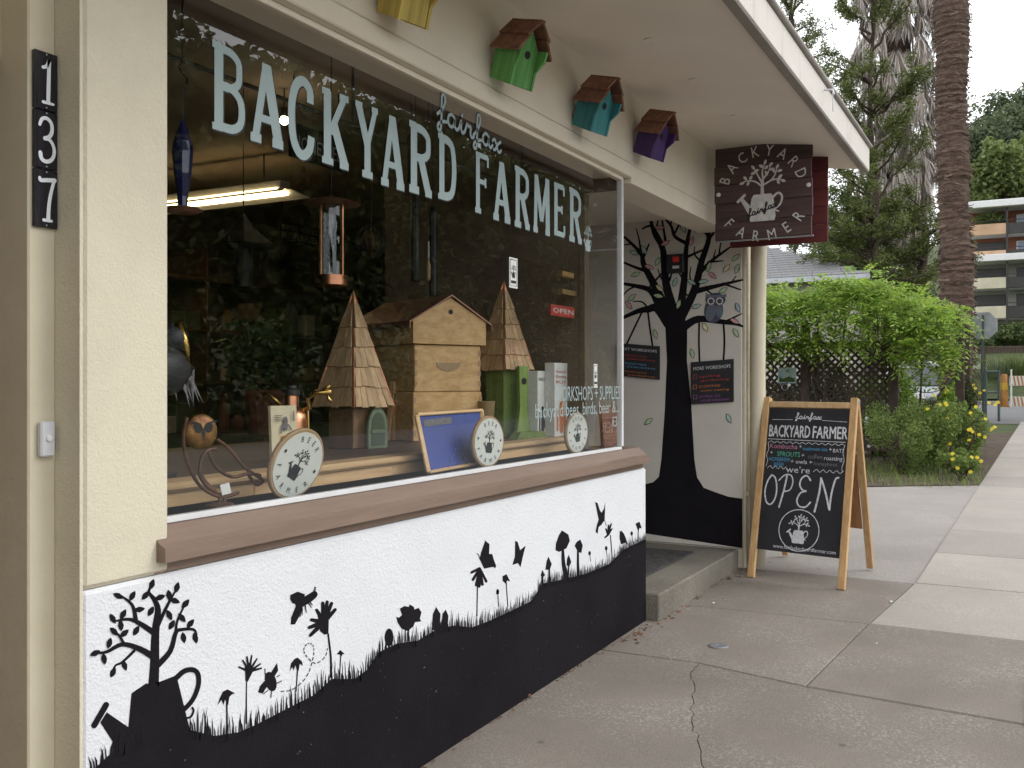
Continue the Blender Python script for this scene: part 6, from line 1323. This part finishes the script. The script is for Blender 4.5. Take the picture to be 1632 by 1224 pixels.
MB().prism([(CXp+.075,cm-cw_*.74,g0+1.04),(CXp+.075,cm+cw_*.74,g0+1.04),(CXp+.33,cm+cw_*.66,g0+1.46),(CXp+.33,cm-cw_*.66,g0+1.46)], (-.03,0,.0)).build('rear_window', M['car_glass'], car)
for s in (-1,1):
    MB().bev((CXp-.03,cm+s*cw_*.9-.09,g0+.72),(CXp+.06,cm+s*cw_*.9+.09,g0+1.12),.03).build('tail_light', M['tail_red'], car)
    for x in (.75,3.35):
        wh = MB().lathe([(.2,-.1),(.31,-.1),(.33,-.05),(.33,.05),(.31,.1),(.2,.1)], (CXp+x,cm+s*(cw_-.1),g0+.33), 22, (0,1,0)).build('wheel', M['tyre'], car); MB().lathe([(.2,-.09),(.2,.09)], (CXp+x,cm+s*(cw_-.1),g0+.33), 18, (0,1,0)).build('rim', M['galvanized'], wh)
    MB().prism([(CXp+x,cm+s*(cw_*.9),g0+z) for x, z in ((.5,1.05),(2.5,1.08),(2.1,1.5),(.75,1.52))], (0,s*.02,0)).build('side_window', M['car_glass'], car)
MB().bev((CXp-.07,cm-cw_*.95,g0+.35),(CXp+.05,cm+cw_*.95,g0+.58),.03).build('bumper', M['car_paint'], car); MB().bev((CXp-.04,cm-.25,g0+.72),(CXp-.015,cm+.25,g0+.84),.003).build('number_plate', M['paper'], car)

# ---- stop signs
M['sign_back'] = mat('sign_back', (.43,.45,.46), rough=.4, metal=.5); M['sign_redface'] = mat('sign_redface', (.42,.025,.03), rough=.4); M['post_green'] = mat('post_green', (.10,.14,.13), rough=.5, metal=.3)
def stop_sign(x, y, zc, face, lab, rot=0):
    t = thing('stop_sign', lab, 'stop sign', (x,y,gz(min(x,46))), 'stop signs'); Rm = Matrix.Rotation(rot, 3, 'Z'); c0 = Vector((x,y,zc))
    def O(r, dx, th): return [c0 + Rm @ Vector((dx, r*math.sin(math.pi/8+k*math.pi/4), r*math.cos(math.pi/8+k*math.pi/4))) for k in range(8)], Rm @ Vector((th,0,0))
    p, o_ = O(.41, 0, .004*face); MB().prism(p, o_).build('plate', M['sign_back'], t)
    p, o_ = O(.41, .0045*face, .002*face); f = MB().prism(p, o_).build('border', M['paper'], t); p, o_ = O(.385, .008*face, .002*face); MB().prism(p, o_).build('red_field', M['sign_redface'], t)
    q = Paint(plane(c0+Rm @ Vector((.011*face,0,0)), Rm @ Vector((0,face,0)), (0,0,1), Rm @ Vector((face,0,0))), .001); q.text('STOP', 0, -.12, .25, .58, align='c'); q.build('letters', M['paper'], t)
    b_ = MB(); b_.bev((-.03 if face > 0 else .004,-.03,gz(min(x,46))-zc-.1),(-.004 if face > 0 else .03,.03,.3),.004); b_.v = [tuple(c0+Rm @ Vector(v)) for v in b_.v]; b_.build('post', M['post_green'], t)
sp = XP(1567,519,30.5); stop_sign(30.5, sp.y, sp.z, 1, 'grey back of octagonal stop sign on its post across the pavement', R(-14))
stop_sign(31.8, -15.0, 2.62, -1, 'red stop sign across the road, seen mirrored in shop window')

# ---- traffic barricade, gate post, garden sign, wall by the apartments
bx_ = XP(1618,645,31.0); bz = bx_.z - .2
M['orange'] = mat('orange', (.5,.23,.06), rough=.6); bc = thing('traffic_barricade', 'orange and white striped traffic barricade at right edge of road', 'barricade', (31,bx_.y,gz(31)))
yl_, yr_ = XP(1608,600,31).y, XP(1650,600,31).y; zg = XP(1618,648,31).z - .02
for zz in (XP(1618,607,31).z, XP(1618,640,31).z):
    bdv = MB().bev((31,yr_,zz-.14),(31.03,yl_,zz+.14),.003).build('board', M['paper'], bc)
    n = 7; wd = (yl_-yr_)/n
    for k in range(n):
        y = yr_+k*wd; MB().prism([(30.995,y,zz-.135),(30.995,y+wd*.45,zz-.135),(30.995,min(y+wd*.95,yl_),zz+.135),(30.995,min(y+wd*.5,yl_),zz+.135)], (-.003,0,0)).build('stripe', M['orange'], bdv)
for y in (yl_-.06, yr_+.06):
    MB().beam((31.04,y,XP(1618,600,31).z+.2),(30.75,y,zg),.04,.04,(0,1,0)).beam((31.06,y,XP(1618,600,31).z+.2),(31.4,y,zg),.04,.04,(0,1,0)).build('leg', M['paper'], bc)
oy = XP(1600,600,31.2).y; dr_ = thing('traffic_drum', 'orange and yellow upright traffic post beside the barricade', 'traffic post', (31.2,oy,zg))
MB().lathe([(.16,0),(.16,.06),(.10,.06),(.09,.9),(.06,.95)], (31.2,oy,zg), 16).build('post_body', M['orange'], dr_, R(30)); MB().lathe([(.1,.5),(.098,.7)], (31.2,oy,zg), 16).build('band', mat('amber', (.7,.45,.05), rough=.4), dr_)
gy0, gy1 = XP(1571,600,30.2).y, XP(1592,600,30.2).y; zt_ = XP(1580,590,30.2).z; gt_ = thing('pipe_rail', 'dark green pipe railing beside the stop sign post', 'railing', (30.2,gy0,gz(30)))
for y in (gy0, gy1): MB().tube([(30.2,y,gz(30)-.3),(30.2,y,zt_)], .035, 8).build('upright', M['post_green'], gt_)
for z in (zt_-.04, zt_-.62): MB().tube([(30.2,gy0,z),(30.2,gy1,z)], .03, 8).build('rail', M['post_green'], gt_)
za, zb2 = XP(1540,565,46).z, XP(1540,588,46).z; ya_, yb_ = XP(1538,570,46).y, XP(1567,570,46).y
gs = thing('garden_sign', 'pale green timber framed notice sign across the road', 'sign', (46,ya_,land(46,0)))
MB().bev((46,yb_+.05,zb2),(46.05,ya_-.05,za),.01).build('board', mat('sign_sage', (.36,.40,.26), rough=.6), gs)
for y in (ya_, yb_): MB().bev((45.95,y-.09,land(46,0)-.2),(46.1,y+.09,za+.35),.01).build('post', M['bark'], gs)
MB().bev((45.93,yb_-.2,za+.2),(46.12,ya_+.2,za+.35),.01).build('cap_beam', M['bark'], gs)
q = Paint(plane((45.998,ya_-.1,zb2),(0,-1,0),(0,0,1),(-1,0,0)), .002); hh_ = za-zb2; ww_ = ya_-yb_-.2
for i in range(3): q.rib([(ww_*.15,hh_*(.75-.2*i)),(ww_*.85,hh_*(.75-.2*i))], .05, None, 1, False)
q.build('sign_lines', M['chalk_grey'], gs)

# ---- apartment block
ax = 66.0; ab = thing('apartment_building', 'three storey apartment block with cream and orange balconies', 'building', (ax,-3,land(ax,0)))
yA = XP(1541,400,ax).y; yB = yA-13.5; zr_ = XP(1590,329,ax).z; M['apt_grey'] = mat('apt_grey', (.36,.37,.31), rough=.8, scale=1); M['apt_brown'] = mat('apt_brown', (.30,.12,.07), rough=.8, scale=1); M['apt_cream'] = mat('apt_cream', (.62,.57,.42), rough=.7, scale=1); M['apt_peach'] = mat('apt_peach', (.62,.40,.25), rough=.7, scale=1); M['apt_dark'] = mat('apt_dark', (.035,.032,.03), rough=.3)
M['apt_white'] = mat('apt_white', (.74,.74,.72), rough=.6, var=.1); M['apt_glass'] = mat('apt_glass', (.16,.24,.34), rough=.08, coat=.4)
lv_ = [(331,374),(374,417),(417,460),(460,508),(508,556)]
zz_ = lambda p: XP(1590,p,ax).z
for i, (pa, pb) in enumerate(lv_):
    zt2, zb3 = zz_(pa), zz_(pb); m_ = M['apt_brown'] if i < 2 else M['apt_grey']
    MB().box((ax+1.6,yB,zb3),(ax+9,yA,zt2-.003)).build('storey_wall', m_, ab)
    bh = (zt2-zb3)*.42
    for k, (ya2, yb2) in enumerate(((yA+.15, yA-2.2),(yA-2.22, yA-5.6),(yA-5.62,yB))):
        mm = (M['apt_peach'] if i < 2 else M['apt_cream']) if k != 1 else M['apt_dark']
        MB().bev((ax+(.0 if k != 1 else .02),yb2,zb3+.02),(ax+.15,ya2,zb3+bh),.02).build('balcony_front', mm, ab)
        MB().box((ax+.1,yb2,zb3+.0),(ax+1.59,ya2,zb3+.12)).build('balcony_floor', M['apt_white'], ab)
        MB().tube([(ax+.08,yb2,zb3+bh+.18),(ax+.08,ya2,zb3+bh+.18)], .025, 6).build('handrail', M['apt_dark'], ab)
    for k, (ya2, yb2, dkk) in enumerate(((yA-.35,yA-2.1,1),(yA-2.7,yA-4.8,0 if i in (0,1) else 1),(yA-6,yA-8,1),(yA-9,yA-11,0))):
        w1 = MB().bev((ax+1.52,yb2,zb3+.25),(ax+1.6,ya2,zt2-.25),.02).build('window', M['apt_white'] if not dkk else M['apt_dark'], ab)
        for s in (0,1):
            a2 = ya2-.07-(ya2-yb2)/2*s; b2 = a2-(ya2-yb2)/2+.14; MB().box((ax+1.505,b2,zb3+.33),(ax+1.519,a2,zt2-.33)).build('pane', M['apt_glass'] if not dkk else M['apt_dark'], w1)
    for y in (yA-2.21, yA-5.61): MB().bev((ax-.02,y-.06,zb3),(ax+.1,y+.06,zt2),.01).build('column', M['apt_dark'], ab)
for pa in (331, 417): MB().bev((ax-.5,yB-.3,zz_(pa)+.002),(ax+9.3,yA+.5,zz_(pa)+.42),.03).build('roof_slab', M['apt_white'], ab)
for k, (px, py, h) in enumerate(((1580,350,.5),(1578,347,.35))):
    c0 = XP(px,py,ax+.5); leaves('balcony_plant', blob(c0, (.4,.9,.4), 400), .18, M['hill_green'], ab)
# ---- hillside trees and shrubs below the apartments
def tree(x, y, z0, h, r, n, m, lab, size, grp, name='tree'):
    t = thing(name, lab, 'tree', (x,y,z0), grp); pth, rr_ = bough((x,y,z0-.3),(x,y,z0+h*.75),r*.07,r*.02,.06,6); tr = MB().tube(pth, rr_, 8)
    k = 26; sub = blob((x,y,z0+h*.62), (r*.72,r*.72,h*.3), k, .35)
    for c in sub[::2]: pth, rr_ = bough((x,y,z0+h*.3),c,r*.03,r*.008,.1,4); tr.tube(pth, rr_, 5)
    c = np.concatenate([blob(q_, (r*.30*random.uniform(.7,1.3),r*.30*random.uniform(.7,1.3),h*.11*random.uniform(.7,1.4)), n//k, .25) for q_ in sub])
    tr.build('trunk', M['bark'], t); leaves('crown', c, size*(.6+.8*RNG.random(len(c))), M[m], t, .6, .3); return t
HB = [(92,1600,250,'hill_green','pale green tree directly behind the apartment roof at right',10),(96,1556,262,'hill_green','pale green tree behind the apartment roof beside palm trunk',9),(118,1575,205,'hill_dark','dark tree high on the hill right of palm',13),(122,1622,190,'hill_dark','dark hilltop tree at the right edge of photo',14),(126,1604,165,'hill_dark','tallest open hilltop tree against the sky',15),(100,1640,240,'hill_green','pale green hillside tree cut by the right edge',11),(130,1552,215,'hill_dark','distant dark tree just right of palm trunk',12)]
for x, px, py, m_, lab, h in HB:
    c0 = XP(px, py, x); z0 = c0.z - h*.85; tree(x, c0.y, z0, h, h*.38, 9000, m_, lab, .42, 'trees on the hillside')
for k, (px, py, x, r, h, m_, lab) in enumerate(((1624,540,56,1.7,2.6,'broad_green','rounded dark tree in front of the lower apartment storey'),(1565,545,58,1.5,2.4,'broad_green','dark shrub behind the stop sign plate'),(1548,560,54,1.5,2.2,'broad_green','dark shrub by the palm trunk across the road'))):
    c0 = XP(px, py, x); tree(x, c0.y, c0.z-h*.6, h, r, 5000, m_, lab, .16, 'shrubs before the apartments', 'shrub_tree')
for px, py, x, lab in ((1622,580,48.5,'spiky yellow green grass clump on the bank at right'),(1590,585,49,'grey green grass clump on the bank behind the stop sign post')):
    c0 = XP(px, py+18, x); t = thing('grass_clump', lab, 'ornamental grass', c0); v = []
    for i in range(420):
        a_ = random.uniform(0,6.28); h = random.uniform(.5,1.15); o_ = Vector((math.cos(a_),math.sin(a_),0)); b0 = c0+o_*random.uniform(0,.5 if px > 1600 else 1.2); e = b0+o_*h*.5+Vector((0,0,h)); tn = Vector((-math.sin(a_),math.cos(a_),0))*.025; v += [tuple(b0-tn), tuple(b0+tn), tuple(e)]
    quads('blade', np.array(v), M['hill_green'] if px > 1600 else M['hill_dark'], t, 3)
bk = MB(); bk.add([(46.5,40,land(46,0)+.2),(46.5,-40,land(46,0)+.2),(53,-40,land(46,0)+2.4),(53,40,land(46,0)+2.4),(66,40,land(66,0)+1.0),(66,-40,land(66,0)+1.0)], [(0,1,2,3),(3,2,5,4)]); struct(bk.build('bank', M['grass_ground']))
rw = thing('retaining_wall', 'low brown retaining wall under the apartment block', 'wall', (53,-2,land(46,0)))
z_ = XP(1590,552,53).z; MB().bev((52.8,-30,land(46,0)+.5),(53.1,20,z_),.02).build('wall_face', M['apt_brown'] if False else M['bark'], rw)

# ---- trees across the road (what the shop window mirrors)
protos = []
ac = [(19,-18,11.6,4.8),(26,-19,12,5.0),(33,-18,11.6,4.8),(40,-20,13,5.2),(48,-19,13,4.8),(57,-20,15,5.2),(67,-20,15,5),(80,-22,17,5.6),(24,-26,16,5.5),(36,-27,17,6),(52,-28,18,6),(22,-21.5,12.5,4.8),(29.5,-22,13,4.8)]
nm = ['nearest the left window jamb','behind the letters BA','behind the letter C','behind the letter K','behind the letter Y','behind the letters RD','behind the letters FAR','far down the road','in the second row at left','in the second row at centre','in the second row at right','filling the gap beside the blue feeder','filling the gap behind letter A']
for i, (x, y, h, r) in enumerate(ac):
    lab = 'leafy tree across the road mirrored in window, '+nm[i]
    if i < 3: protos.append(tree(x, y, gz(min(x,46)), h, r, 13000, 'street_leaf', lab, .34, 'trees across the road', 'street_tree')); protos[-1]['src'] = 1
    else:
        s = protos[i % 3]; t = thing('street_tree', lab, 'tree', (x,y,gz(min(x,46))), 'trees across the road'); k = h/ac[i % 3][2]; t.scale = (k,k,k); t.rotation_euler = (0,0,i*1.3)
        for chd in s.children:
            c = chd.copy(); C.objects.link(c); c.parent = t; c.matrix_parent_inverse = Matrix.Translation(-WL[s.name])
for p in protos: del p['src']
hd = thing('hedge', 'tall uneven dark hedge across the road mirrored in window', 'hedge', (30,-15,.3))
nh = 42000; hx_ = RNG.uniform(13,90,nh); ht_ = 5.6+1.3*np.sin(hx_*.55)+.8*np.sin(hx_*1.7+1)+.5*np.sin(hx_*4.1)
hc = np.stack([hx_, RNG.normal(-16.8,.7,nh), .2+ht_*RNG.random(nh)**.85 + .0125*np.clip(hx_,0,46)-.3], 1)
leaves('foliage', hc, .32, M['street_leaf'], hd)
st_ = MB()
for k in range(22): st_.tube([(14+k*3.5,-16.5,-.2),(14+k*3.5,-16.5,3.8)], .06, 5)
st_.build('stem', M['bark'], hd)
